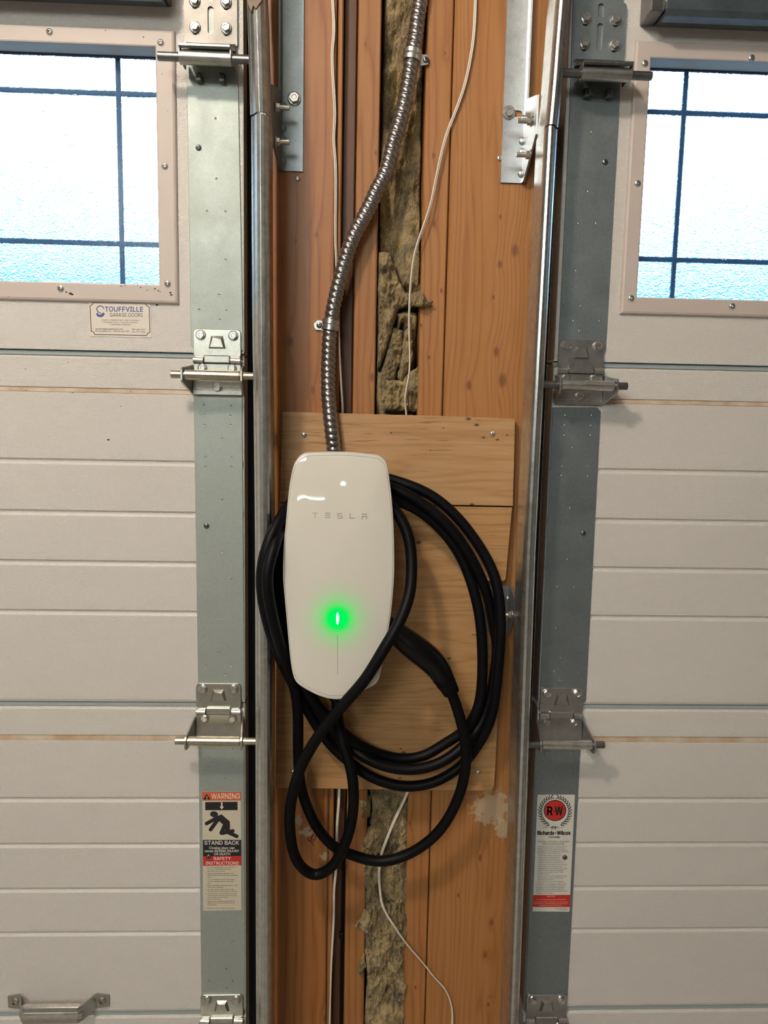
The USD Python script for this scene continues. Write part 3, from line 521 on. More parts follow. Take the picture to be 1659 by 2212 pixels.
# ------------------------------------------------------------------ brackets that hold the tracks to the jambs
def jamb_bracket(label, foldx, outx, platex, ztop, zbot, wide_top, tip_z, bolts, lags, m, out=.062, slot=None):
    t = thing('track_bracket', label, 'bracket', 'track brackets on the timber')
    x0, x1 = sorted((foldx, platex)); pl = sbox(x0, zbot, x1, ztop)
    if slot: pl = pl.difference(LineString([(slot[0] - .006, slot[1]), (slot[0] + .006, slot[1])]).buffer(.0045))
    obj('plate', holed(pl, -.0030, -.0004), m, t, smooth=20)
    s = 1 if foldx > platex else -1; xf = foldx
    poly = Polygon([(-.0004, ztop), (-.016, ztop), (-.016, wide_top + .012), (-out, wide_top), (-out, tip_z + .022), (-.012, zbot), (-.0004, zbot)])
    e = trimesh.creation.extrude_polygon(poly, .0026, engine='earcut'); v = e.vertices
    k = (outx - xf) / out
    obj('flange', trimesh.Trimesh(np.c_[xf + (v[:, 2] - .0013) - v[:, 0] * k, v[:, 0], v[:, 1]], e.faces, process=False), m, t, smooth=20)
    for z in bolts:
        yb = -.040; xb = xf + .040 * k; a = -s
        b = [hexbolt((xb + a * .0012, yb, z), axis=(a, 0, 0), s=1.0, spin=.3), cyl((xb + a * .004, yb, z), (xb + a * .021, yb, z), .0036, 14)]
        obj('bolt', b, STEEL, t, smooth=25)
    for z in np.array(bolts).repeat(2) + np.tile([.016, -.015], len(bolts)):
        sp = trimesh.creation.icosphere(2, .006); sp.apply_scale([1, .55, 1]); sp.apply_translation([xf - s * .001, -.003, z]); obj('dimple', sp, m, t, smooth=60)
    for c in lags: obj('lag_screw', hexbolt(c, s=1.35, spin=.25), STEEL, t, smooth=25)
    return t
yb = -.003
jamb_bracket('steel angle bracket at the top left of the timber, holding the left track', X(609, 300, 0), X(585, 250, -.062), X(655, 300, 0), 2.25, Z(630, 371, 0), Z(590, 190, -.05), Z(585, 330, -.062), [Z(600, 232, -.04), Z(600, 306, -.04)], [P(636, 214, yb)], GALV2)
jamb_bracket('bright steel angle bracket at the top right of the timber, holding the right track', X(1130, 300, 0), X(1159, 290, -.062), X(1084, 300, 0), 2.25, Z(1100, 396, 0), Z(1160, 212, -.05), Z(1157, 325, -.062), [Z(1148, 262, -.04), Z(1146, 335, -.04)], [P(1099, 244, yb)], BRKT, slot=(X(1112, 247, 0), Z(1112, 247, 0)))
jamb_bracket('small steel bracket beside the cable loops, holding the right track', X(1097, 1325, 0), X(1112, 1320, -.055), X(1048, 1325, 0), Z(1090, 1264, 0), Z(1090, 1366, 0), Z(1110, 1292, -.05), Z(1110, 1350, -.055), [Z(1104, 1328, -.04)], [], BRKT, out=.055)

# ------------------------------------------------------------------ mineral wool between the studs
x0, x1 = xs['a1'] + .0008, xs['b0'] - .0004
nx, nz = 84, 900
zz = np.linspace(0.05, 2.35, nz); xx = np.linspace(x0, x1, nx); gz, gx = np.meshgrid(zz, xx, indexing='ij')
q = np.stack([gx * 22, gx * 0, gz * 9], -1); a = meshkit.fbm(q, 4, 3); b = meshkit.fbm(np.stack([gx * 90, gx * 0 + 3, gz * 55], -1), 3, 9); rdg = 1 - np.abs(2 * meshkit.fbm(np.stack([gx * 34 + gz * 4, gx * 0, gz * 7 - gx * 16], -1), 3, 21) - 1)
fine = meshkit.fbm(np.stack([gx * 330, gx * 0 + 5, gz * 260], -1), 2, 5)
e = np.minimum((gx - x0), (x1 - gx)) / (x1 - x0)
gap = np.clip((meshkit.noise(np.stack([gz * 3, gz * 0, (gx > (x0 + x1) / 2) * 5.0], -1), 4) - .45) * 3, 0, 1)
out = .030 + .055 * (a - .5) * 1.6 + .012 * (b - .5) + .022 * (rdg - .75) + .004 * (fine - .5)
out = out - .06 * np.exp(-(e / .05) ** 2) * gap - .02 * np.exp(-(e / .03) ** 2)
# dark slits seen in the photograph (px polylines)
for line, wd, dp in (([(842, 555), (850, 580), (868, 622), (890, 628)], .004, .03), ([(856, 668), (878, 664), (900, 664)], .008, .035), ([(858, 690), (838, 760), (822, 800)], .0035, .03), ([(868, 700), (866, 760), (858, 820)], .003, .03), ([(826, 626), (836, 630)], .004, .025), ([(800, 1720), (812, 1790), (800, 1830)], .006, .03), ([(795, 1960), (812, 1990), (806, 2035)], .006, .03), ([(815, 2080), (840, 2062)], .003, .02), ([(852, 1895), (842, 1930)], .004, .02)):
    L = LineString(pxz(line, .03)); pts = np.array([L.interpolate(t).coords[0] for t in np.linspace(0, L.length, 60)])
    d = np.sqrt(((gx[..., None] - pts[:, 0]) ** 2 + (gz[..., None] - pts[:, 1]) ** 2).min(-1)); out -= dp * np.exp(-(d / wd) ** 2)
gy = np.maximum(.062 - out, .012)
V = np.c_[gx.ravel(), gy.ravel(), gz.ravel()]; ii = np.arange(nz * nx).reshape(nz, nx)
F_ = np.vstack([np.c_[ii[:-1, :-1].ravel(), ii[:-1, 1:].ravel(), ii[1:, 1:].ravel()], np.c_[ii[:-1, :-1].ravel(), ii[1:, 1:].ravel(), ii[1:, :-1].ravel()]])
WOOL = mat('mineral_wool', {'g': ('geometry', {}), 'n': ('noise_texture', {'scale': 26, 'detail': 5, 'roughness': .65}), 'f': ('noise_texture', {'scale': 420, 'detail': 3, 'roughness': .7}), 'mp': ('mapping', {'scale': (1.6, 1, .55)}), 'mm': ('math', {'math_type': 'multiply_add', 'value2': .70}), 'c': ('rgb_ramp', {'ramp': [(.64, (.058, .040, .016)), (.78, (.22, .155, .060)), (.89, (.38, .27, .108)), (1.0, (.56, .41, .19))]}), 'b': ('bump', {'strength': 1.0, 'distance': .0045}), 'p': ('principled_bsdf', {'roughness': .95, 'sheen_weight': .2})},
    [('g.position', 'n.vector'), ('g.position', 'mp.vector'), ('mp.vector', 'f.vector'), ('f.fac', 'mm.value1'), ('n.fac', 'mm.value3'), ('mm.value', 'c.fac'), ('f.fac', 'b.height'), ('b.normal', 'p.normal'), ('c.color', 'p.base_color')])
ins = thing('insulation', 'brownish mineral wool insulation stuffed between the two studs', 'insulation')
obj('batt', trimesh.Trimesh(V, F_, process=False), WOOL, ins, smooth=True)
def flap(poly, Yb, h, seed, soft=.010, n=.0012, along=0.0):
    """A torn piece of wool: an outline bulging towards the room, thin and ragged at its edge."""
    import shapely
    q = Polygon(pxz(poly, Yb)).buffer(.004).buffer(-.003); a, b, c, d = q.bounds
    gx_, gz_ = np.meshgrid(np.arange(a, c, n), np.arange(b, d, n), indexing='ij'); p = shapely.points(gx_.ravel(), gz_.ravel())
    inside = shapely.contains(q, p); dist = np.where(inside, shapely.distance(q.exterior, p), -shapely.distance(q.exterior, p)).reshape(gx_.shape)
    rag = meshkit.fbm(np.stack([gx_ * 120, gx_ * 0 + seed, gz_ * 90], -1), 3, seed) - .5
    dist = dist + rag * .0035
    fold = meshkit.fbm(np.stack([gx_ * 55 + seed, gx_ * 0, gz_ * 24 + gx_ * 30 * along], -1), 3, seed + 5) - .5
    rd = 1 - np.abs(2 * meshkit.fbm(np.stack([gx_ * 95 + seed * 3, gx_ * 0, gz_ * 38 + gx_ * 40 * along], -1), 2, seed + 9) - 1)
    bulge_ = np.sqrt(np.clip(dist / soft, 0, 1) * (2 - np.clip(dist / soft, 0, 1)))
    y_ = Yb - h * bulge_ * (1 + 1.1 * fold) - .015 * (rd - .72) * bulge_ - .006 * (1 - np.abs(2 * meshkit.fbm(np.stack([gx_ * 190 + seed, gx_ * 0, gz_ * 85 + gx_ * 80 * along], -1), 2, seed + 31) - 1) - .72) * bulge_ - .003 * rag - .0035 * (meshkit.fbm(np.stack([gx_ * 330, gx_ * 0 + seed, gz_ * 230], -1), 2, seed + 3) - .5)
    ii_ = np.arange(gx_.size).reshape(gx_.shape); ok = dist > -.0002
    f = np.vstack([np.c_[ii_[:-1, :-1].ravel(), ii_[1:, :-1].ravel(), ii_[1:, 1:].ravel()], np.c_[ii_[:-1, :-1].ravel(), ii_[1:, 1:].ravel(), ii_[:-1, 1:].ravel()]])
    f = f[ok.ravel()[f].all(1)]; used_ = np.unique(f); re = np.full(gx_.size, -1); re[used_] = np.arange(len(used_))
    return trimesh.Trimesh(np.c_[gx_.ravel(), y_.ravel(), gz_.ravel()][used_], re[f], process=False)
FLAPS = [([(816, 545), (842, 550), (866, 620), (880, 642), (906, 628), (914, 640), (914, 662), (880, 662), (858, 668), (850, 700), (838, 740), (818, 800), (815, 700)], .026, .018, 3, .012, .4), ([(896, 640), (913, 632), (922, 650), (934, 652), (926, 662), (905, 664), (890, 660)], -.001, .007, 4, .005, 0), ([(850, 708), (870, 716), (866, 780), (838, 835), (822, 812)], .03, .016, 5, .012, .5), ([(872, 722), (888, 700), (892, 780), (866, 826), (858, 815)], .03, .018, 6, .012, .3), ([(822, 820), (864, 822), (906, 790), (910, 889), (822, 889)], .028, .018, 7, .014, .2),
         ([(893, 560), (912, 540), (913, 640), (895, 630)], .034, .014, 17, .01, .2),
         ([(800, 1704), (880, 1704), (882, 1760), (876, 1850), (884, 1890), (880, 1960), (880, 2010), (872, 2060), (882, 2110), (878, 2170), (880, 2225), (786, 2225), (790, 2150), (794, 2100), (788, 2060), (786, 2010), (792, 1960), (784, 1925), (786, 1880), (778, 1850), (778, 1800), (800, 1780), (806, 1740)], .022, .018, 21, .010, .35), ([(846, 1846), (868, 1822), (887, 1826), (874, 1852)], .002, .008, 12, .006, 0), ([(767, 1998), (790, 1962), (799, 1975), (797, 2012), (785, 2010)], .003, .006, 8, .006, .3), ([(828, 1950), (859, 1946), (864, 2022), (850, 2030), (828, 2015)], .006, .008, 14, .007, 0), ([(772, 2097), (786, 2058), (790, 2085), (782, 2102)], .003, .005, 11, .005, .3), ([(776, 1716), (800, 1716), (800, 1760), (776, 1770)], .02, .012, 22, .010, .2)]
for pl_, yb_, h_, sd_, so_, al_ in FLAPS: obj('tuft', flap(pl_, yb_, h_, sd_, so_, along=al_), WOOL, ins, smooth=True)

# ------------------------------------------------------------------ plywood backing
YP = -.017
def ply(label, poly, m, screws, t=.0155):
    p = thing('plywood_panel', label, 'plywood panel', 'plywood panels behind the charger')
    obj('sheet', slab(pxz(poly, YP), YP, YP + t, .0008), m, p, smooth=False)
    for a, b in screws: obj('screw', screw(P(a, b, YP), r=.0042), STEEL, p, smooth=30)
    return p
ply('top plywood panel with a screw in each upper corner, crossed by the conduit', [(609.5, 889), (780, 894), (1000, 900), (1113.5, 905), (1108.5, 1093.5), (860, 1089), (604.5, 1085)], PLY, [(657, 940), (1064, 937)])
lower = ply('lower plywood panel behind charger and cable loops, notched at its right edge', [(604, 1088), (860, 1092), (1107, 1096.5), (1093, 1250), (1089, 1256), (1046, 1256), (1050, 1371), (1080, 1374), (1074, 1590), (1068, 1700), (1062, 1709.5), (800, 1706), (594.5, 1702), (598, 1366)], PLY2, [(633, 1668), (1033, 1669)])
obj('saw_cut', slab(pxz([(1019, 1370), (1052, 1370), (1052, 1372.5), (1019, 1372)], YP), YP - .0002, YP + .004, .00005), WOODEDGE, lower, smooth=False)

# ------------------------------------------------------------------ the charger
FACE_PX = [(667, 978), (725, 976.5), (773, 978.5), (811, 983), (822, 986), (830, 992), (836, 1001), (842, 1033), (848, 1085), (852, 1163), (852, 1240), (850, 1270), (844, 1327), (835, 1379), (829, 1412), (823, 1439), (819, 1457), (811, 1469), (790, 1481), (765, 1493), (738, 1501), (715, 1500.5), (688, 1493), (653, 1475), (642, 1466), (636, 1455), (628, 1414), (619, 1327), (613, 1269), (611, 1240), (612, 1180), (616, 1134), (623, 1056), (632, 1008), (638, 995), (647, 984.5), (655, 980)]
def dense(poly, n=220):
    from scipy.interpolate import CubicSpline
    q = np.vstack([poly, poly[:1]]); s = np.r_[0, np.cumsum(np.linalg.norm(np.diff(q, axis=0), axis=1) ** .5)]
    c = CubicSpline(s, q, bc_type='periodic'); return c(np.linspace(0, s[-1], n, endpoint=False))
YC = -.122
fp = dense(pxz(FACE_PX, YC))
if not Polygon(fp).exterior.is_ccw: fp = fp[::-1]
cen = np.array([X(731, 1235, YC), Z(731, 1235, YC)])
def tilt(x, z): return .09 * (z - cen[1])                   # the face leans back a little towards the top
def bulge(rr): return -.0065 * (1 - rr ** 2)
def rings(levels, close=True):
    V, F_ = [], []; n = len(fp)
    for sc, y in levels: V.append(np.c_[cen[0] + (fp[:, 0] - cen[0]) * sc, y + tilt(0, cen[1] + (fp[:, 1] - cen[1]) * sc), cen[1] + (fp[:, 1] - cen[1]) * sc])
    for k in range(len(levels) - 1):
        for i in range(n):
            j = (i + 1) % n; F_ += [[k * n + i, k * n + j, (k + 1) * n + j], [k * n + i, (k + 1) * n + j, (k + 1) * n + i]]
    V = np.vstack(V)
    if close:
        y = levels[-1][1]; V = np.vstack([V, [[cen[0], y, cen[1]]]]); c = len(V) - 1; k = len(levels) - 1
        for i in range(n): F_.append([k * n + i, k * n + (i + 1) % n, c])
    return trimesh.Trimesh(V, F_, process=False)
def inset_scale(d): return 1 - d / .1
yface = lambda sc: YC - .0045 + bulge(sc / .962)
def face_y(x, z):
    """Height of the glass at a point (x, z), from the ray to the outline."""
    d = np.array([x, z]) - cen; r = np.hypot(*d)
    if r < 1e-6: return yface(0)
    ang = np.arctan2(fp[:, 1] - cen[1], fp[:, 0] - cen[0]); R = np.hypot(fp[:, 0] - cen[0], fp[:, 1] - cen[1]); o_ = np.argsort(ang)
    return yface(r / np.interp(np.arctan2(d[1], d[0]), ang[o_], R[o_], period=2 * np.pi)) + tilt(x, z)
WHITE = mat('white_gloss_shell', {'p': ('principled_bsdf', {'base_color': (.64, .62, .57), 'roughness': .28, 'coat_weight': .5})})
GLASSW = mat('white_backpainted_glass', {'p': ('principled_bsdf', {'base_color': (.68, .65, .575), 'roughness': .5, 'coat_weight': 1.0, 'coat_roughness': .012, 'coat_ior': 1.5, 'specular_ior_level': .2})})
ch = thing('wall_charger', 'white glossy wall mounted car charger with a green status light', 'charger')
sp_ = struct  # (kept short)
neck = np.array([(-.052, -.125), (.052, -.125), (.058, .085), (-.058, .085)]) + cen
back = np.array([(-.056, -.150), (.056, -.150), (.062, .158), (-.062, .158)]) + cen
obj('back_plate', slab(rounded(back, .012), -.044, YP - .0004, .004), WHITE, ch)
obj('neck', slab(rounded(neck, .012), YC + .012, -.044, .001), WHITE, ch)
obj('rim', rings([(.90, YC + .014), (.985, YC + .010), (1.0, YC + .005), (1.0, YC), (.995, YC - .0028), (.989, YC - .0038), (.972, YC - .0040), (.969, YC - .0034), (.955, YC - .0034)], False), WHITE, ch, smooth=40)
lv = [(.969, YC - .0036), (.966, YC - .0043)] + [(s_, yface(s_)) for s_ in np.linspace(.962, .02, 36)]
obj('glass_face', rings(lv), GLASSW, ch, smooth=60)
LOGO = plain('grey_print', (.36, .33, .30), .35)
def on_face(poly2, lift=.00025):
    """A thin patch of print that follows the glass; poly2 in x, z."""
    ps = getattr(poly2, 'geoms', [poly2]); ms = []
    for p in ps:
        v, f = trimesh.creation.triangulate_polygon(p, engine='earcut'); q3 = np.array([[a, face_y(a, b) - lift, b] for a, b in v])
        f = np.array([t if np.cross(v[t[1]] - v[t[0]], v[t[2]] - v[t[0]]) > 0 else t[::-1] for t in f]); ms.append(trimesh.Trimesh(q3, f, process=False))
    return trimesh.util.concatenate(ms)
# lettering: strokes in a 12 x 12 cell
GL = {'T': [(0, 0, 12, 2.2), (5, 3.6, 7.2, 12)], 'E': [(0, 0, 12, 2.2), (0, 4.9, 12, 7.1), (0, 9.8, 12, 12)], 'S': [(0, 0, 12, 2.2), (0, 0, 2.2, 7.1), (0, 4.9, 12, 7.1), (9.8, 4.9, 12, 12), (0, 9.8, 12, 12)], 'L': [(0, 0, 2.2, 12), (0, 9.8, 12, 12)], 'A': [(0, 0, 12, 2.2), (0, 4.9, 12, 7.1), (0, 4.9, 2.2, 12), (9.8, 4.9, 12, 12)]}
for c, x0, y0 in (('T', 674, 1109), ('E', 701.5, 1109), ('S', 728, 1110), ('L', 755, 1110), ('A', 781.5, 1111)):
    strokes = []
    for a, b, c2, d in GL[c]:
        k = 11.8 / 12 ; q = [(x0 + a * k, y0 + b * k), (x0 + c2 * k, y0 + b * k), (x0 + c2 * k, y0 + d * k), (x0 + a * k, y0 + d * k)]
        strokes.append(Polygon(pxz(q, yface(.4))))
    obj('letter', on_face(unary_union(strokes)), LOGO, ch, smooth=False)
LC = (X(729.5, 1334, yface(.3)), Z(729.5, 1334, yface(.3)))
obj('light_groove', on_face(Polygon(pxz([(728.6, 1368), (730.2, 1368), (729.8, 1452), (728.6, 1452)], yface(.4))), .0002), LOGO, ch, smooth=False)
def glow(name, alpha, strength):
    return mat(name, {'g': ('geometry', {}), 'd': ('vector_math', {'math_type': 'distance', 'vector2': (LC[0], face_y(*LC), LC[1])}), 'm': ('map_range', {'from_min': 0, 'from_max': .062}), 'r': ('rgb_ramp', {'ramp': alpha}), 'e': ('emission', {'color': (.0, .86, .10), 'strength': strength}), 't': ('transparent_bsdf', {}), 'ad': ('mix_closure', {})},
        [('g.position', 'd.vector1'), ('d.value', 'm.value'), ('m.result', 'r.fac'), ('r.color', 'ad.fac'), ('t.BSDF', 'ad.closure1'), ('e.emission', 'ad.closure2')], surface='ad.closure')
GREEN = glow('green_status_glow', [(0, (1,) * 3), (.19, (1,) * 3), (.24, (.80,) * 3), (.31, (.48,) * 3), (.45, (.22,) * 3), (.65, (.07,) * 3), (.85, (.015,) * 3), (1.0, (0, 0, 0))], 1.0)  # light disc plus its halo, painted over the glass as fading emission
CORE = mat('status_led', {'e': ('emission', {'color': (.70, 1.0, .86), 'strength': 4.0})}, surface='e.emission')
disc = Point(*LC).buffer(.060, quad_segs=24)
sub = unary_union([disc])
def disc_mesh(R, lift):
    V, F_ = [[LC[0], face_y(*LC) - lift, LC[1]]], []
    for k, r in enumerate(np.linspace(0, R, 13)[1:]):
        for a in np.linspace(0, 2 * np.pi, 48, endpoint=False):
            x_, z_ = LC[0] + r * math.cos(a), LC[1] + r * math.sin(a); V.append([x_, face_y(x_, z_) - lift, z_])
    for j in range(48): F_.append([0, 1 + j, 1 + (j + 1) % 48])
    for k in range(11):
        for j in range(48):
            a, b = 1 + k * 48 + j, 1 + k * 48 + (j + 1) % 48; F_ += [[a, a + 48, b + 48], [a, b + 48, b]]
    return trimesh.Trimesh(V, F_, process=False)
obj('status_light_halo', disc_mesh(.060, .0003), GREEN, ch, smooth=True, label='green status light with its halo painted over the glass')
el = affinity.scale(Point(*LC).buffer(1.0, quad_segs=10), .0021, .0088)
obj('light_slit', on_face(el, .0006), CORE, ch, smooth=False, label='bright slit of the status light')

# ------------------------------------------------------------------ charging cable
BLK = mat('cable_rubber', {'p': ('principled_bsdf', {'base_color': (.0025, .0025, .0035), 'roughness': .48, 'specular_ior_level': .15})})
BLK2 = mat('handle_plastic', {'p': ('principled_bsdf', {'base_color': (.0025, .0025, .003), 'roughness': .30, 'specular_ior_level': .3})})
cc = thing('charging_cable', 'thick black charging cable coiled in loops round the white charger', 'cable')
A_, B_, C_, D_ = -.052, -.070, -.088, -.104
CP = [(727, 1500, -.070), (728, 1530, -.072), (733, 1570, -.078), (745, 1620, -.086), (758, 1662, -.092), (764, 1714, -.094), (762, 1758, -.092), (753, 1801, -.088), (736, 1843, -.082), (713, 1875, -.076), (681, 1889, -.072), (653, 1874, -.076), (635, 1843, -.086), (627, 1800, -.098), (626, 1758, -.108), (634, 1708, -.118), (649, 1660, -.126), (668, 1622, -.132), (694, 1581, -.139), (719, 1549, -.145), (755, 1507, -.152), (791, 1464, -.157), (831, 1399, -.157), (852, 1364, -.152), (869, 1330, -.145), (884, 1285, -.132), (889, 1235, -.118), (886, 1180, -.108), (874, 1137, -.102), (855, 1105, -.098),
      (815, 1062, -.097), (745, 1040, -.099), (670, 1062, -.101), (628, 1115, -.102), (606, 1190, -.101), (603, 1270, -.098), (611, 1350, -.094), (632, 1430, -.088), (672, 1506, -.078), (715, 1558, -.070), (752, 1592, -.064), (800, 1621, -.052), (860, 1638, -.048), (915, 1632, -.047), (960, 1607, -.047), (1000, 1580, -.050), (1030, 1535, -.054), (1041, 1475, -.056), (1042, 1410, -.056), (1037, 1340, -.055), (1026, 1285, -.054), (1006, 1225, -.053), (975, 1170, -.053), (930, 1122, -.055), (885, 1093, -.060), (820, 1068, -.074), (745, 1048, -.080), (670, 1070, -.082), (622, 1120, -.082),
      (601, 1190, -.082), (598, 1270, -.080), (602, 1340, -.076), (618, 1425, -.070), (660, 1500, -.055), (700, 1556, -.047), (745, 1604, -.049), (795, 1640, -.062), (855, 1660, -.066), (910, 1660, -.066), (955, 1645, -.063), (1000, 1612, -.058), (1035, 1568, -.046), (1056, 1515, -.040), (1068, 1455, -.036), (1073, 1400, -.036), (1066, 1350, -.040), (1055, 1295, -.046), (1035, 1240, -.058), (1005, 1185, -.064), (965, 1132, -.066), (915, 1090, -.066), (870, 1064, -.066), (800, 1040, -.062), (735, 1034, -.060), (660, 1056, -.060), (616, 1104, -.100), (594, 1142, -.124),
      (576, 1185, -.136), (565, 1250, -.138), (573, 1320, -.136), (595, 1395, -.118), (632, 1475, -.088), (668, 1540, -.052), (710, 1603, -.037), (757, 1648, -.040), (800, 1677, -.046), (855, 1696, -.048), (905, 1697, -.048), (952, 1683, -.046), (1000, 1650, -.042), (1030, 1612, -.046), (1055, 1565, -.054), (1069, 1505, -.060), (1076, 1440, -.062), (1081, 1370, -.062), (1080, 1310, -.060), (1070, 1252, -.056), (1050, 1205, -.052), (1018, 1155, -.050), (980, 1110, -.048), (935, 1073, -.046), (890, 1051, -.044), (820, 1030, -.038), (745, 1024, -.038), (672, 1045, -.052), (634, 1088, -.082), (612, 1130, -.098), (598, 1162, -.126),
      (588, 1195, -.144), (578, 1240, -.153), (586, 1320, -.149), (607, 1400, -.132), (630, 1465, -.104), (642, 1520, -.082), (644, 1590, -.066), (645, 1648, -.058), (653, 1710, -.056), (672, 1763, -.056), (692, 1797, -.056), (723, 1829, -.054), (764, 1848, -.053), (815, 1860, -.054), (870, 1850, -.056), (922, 1820, -.060), (960, 1780, -.064), (990, 1722, -.072), (1003, 1675, -.080), (1007, 1630, -.088), (1003, 1590, -.093), (992, 1545, -.096), (977, 1502, -.098), (966, 1482, -.099)]
R_ = .0082
cpath = spline([P(a, b, y) for a, b, y in CP], .005)
obj('cable', tube(cpath, R_, 18), BLK, cc, smooth=True)
# charging handle: from the dock at the charger's side to the cable
hp = [(836, 1352, -.095, .0150), (850, 1362, -.096, .0175), (872, 1380, -.097, .0190), (900, 1402, -.098, .0198), (925, 1422, -.098, .0195), (944, 1442, -.099, .0180), (957, 1463, -.099, .0160)]
hp = [(824, 1345, -.093, .0150)] + hp
hs = spline([P(a, b, y) for a, b, y, _ in hp], .003); hr = np.interp(np.linspace(0, 1, len(hs)), np.linspace(0, 1, len(hp)), [h_[3] for h_ in hp])
hd = UsdGeom.Xform.Define(stage, numbered('/World/charging_cable/handle')).GetPrim()
obj('grip', tube(hs, hr, 28), BLK2, hd, smooth=60)
gl = [(955, 1460, -.099, .0158), (962, 1472, -.099, .0152), (970, 1486, -.0985, .0135), (975, 1496, -.098, .0125)]
gs = spline([P(a, b, y) for a, b, y, _ in gl], .002); gr = np.interp(np.linspace(0, 1, len(gs)), np.linspace(0, 1, len(gl)), [h_[3] for h_ in gl]); gr[:2] += .0005
obj('strain_relief', tube(gs, gr, 24), BLK, hd, smooth=50)
bt = [P(925, 1440, -.110), P(934, 1452, -.111), P(938, 1464, -.110)]
obj('button', tube(spline(bt, .002), .0048, 14), BLK2, hd, smooth=60)
obj('gland', cyl(P(727, 1480, -.070), P(727.5, 1512, -.070), .0115, 24, .001), BLK, cc, smooth=40)

# ------------------------------------------------------------------ flexible conduit
CD = [(909, -60, -.004), (907.5, 5, -.004), (902, 40, -.004), (897, 84, -.005), (891, 115, -.006), (887, 145, -.007), (876, 211, -.009), (862, 268, -.011), (848, 315, -.013), (832, 375, -.015), (814, 410, -.016), (796, 450, -.017), (767, 504, -.018), (747, 558, -.018), (730, 620, -.018), (716.5, 685, -.018), (711, 739, -.018), (709, 793, -.019), (709.5, 848, -.024), (713, 898, -.031), (717, 935, -.033), (721, 970, -.033), (726, 1004, -.033)]
cp_ = spline([P(a, b, y) for a, b, y in CD], .00095)
t_ = np.gradient(cp_, axis=0); L_ = np.r_[0, np.cumsum(np.linalg.norm(np.diff(cp_, axis=0), axis=1))]
pitch = .0092
def conduit_mesh():
    m, n = len(cp_), 20; V = []; u = np.array([1.0, 0, 0])
    for i in range(m):
        t = unit(t_[i]); u = unit(u - t * u.dot(t)); w = np.cross(t, u); a = np.linspace(0, 2 * np.pi, n, endpoint=False)
        ph = (L_[i] / pitch + a / (2 * np.pi)) % 1.0; r = .0094 + .0019 * np.sqrt(np.abs(np.sin(np.pi * ph))) - .0008 * (ph < .06)
        V.append(cp_[i] + r[:, None] * (np.cos(a)[:, None] * u + np.sin(a)[:, None] * w))
    V = np.vstack(V); i, j = np.meshgrid(np.arange(m - 1), np.arange(n), indexing='ij'); k = (j + 1) % n
    a, b, c, d = (i * n + j).ravel(), (i * n + k).ravel(), ((i + 1) * n + k).ravel(), ((i + 1) * n + j).ravel()
    return trimesh.Trimesh(V, np.vstack([np.c_[a, b, c], np.c_[a, c, d]]), process=False)
CONDUIT = galv('conduit_steel', (.36, .33, .32), .24, .04, 500)
cdt = thing('flexible_conduit', 'ribbed flexible metal conduit curving down to the charger', 'conduit')
obj('corrugated_tube', conduit_mesh(), CONDUIT, cdt, smooth=55)
def strap(label, c, side, tab, Yc, scr):
    """c: conduit axis there (px), side: where the tab sits."""
    t = thing('conduit_strap', label, 'strap', 'conduit straps')
    i = int(np.argmin(np.linalg.norm(cp_ - P(c[0], c[1], Yc), axis=1))); ax = unit(t_[i]); o = cp_[i]
    u = unit(np.array([1.0, 0, 0]) - ax * ax[0]); w = np.cross(ax, u); w = w if w[1] < 0 else -w
    Rr = .0122; hw = .0075; V, F_ = [], []; arc = np.linspace(-.15 * np.pi, 1.12 * np.pi, 26)
    if side > 0: arc = np.pi - arc
    for th in (0, .0012):
        for a in arc:
            for s in (-hw, -hw * .22, 0, hw * .22, hw):
                V.append(o + ax * s + (Rr + th - (.0012 if s == 0 else 0)) * (math.cos(a) * u + math.sin(a) * w))
    n = len(arc)
    for l in (0, 1):
        for a in range(n - 1):
            for s in range(4):
                p = l * n * 5 + a * 5 + s; F_ += [[p, p + 1, p + 6], [p, p + 6, p + 5]]
    for a in range(n - 1):
        for s in (0, 4):
            p = a * 5 + s; q_ = p + n * 5; F_ += [[p, p + 5, q_ + 5], [p, q_ + 5, q_]]
    m = trimesh.Trimesh(V, F_, process=False); m.fix_normals()
    obj('band', m, STEEL, t, smooth=30)
    obj('tab', slab(pxz(tab, scr[2]), scr[2], scr[2] + .0022, .0004), STEEL, t)
    obj('screw', screw(P(scr[0], scr[1], scr[2] - .0002), r=.0046), DARKSTEEL, t, smooth=30)
strap('small steel strap fixing the conduit high on the right stud', (889, 128), 1, [(904, 117), (922, 117), (927, 124), (925, 139), (910, 142), (903, 141)], .002, (920, 129, -.0012))
strap('small steel strap with a tab and screw on the conduit halfway down', (714, 703), -1, [(686, 691), (706, 694), (706, 714), (682, 713), (678, 706), (678, 698)], -.018, (690, 702.5, -.0032))

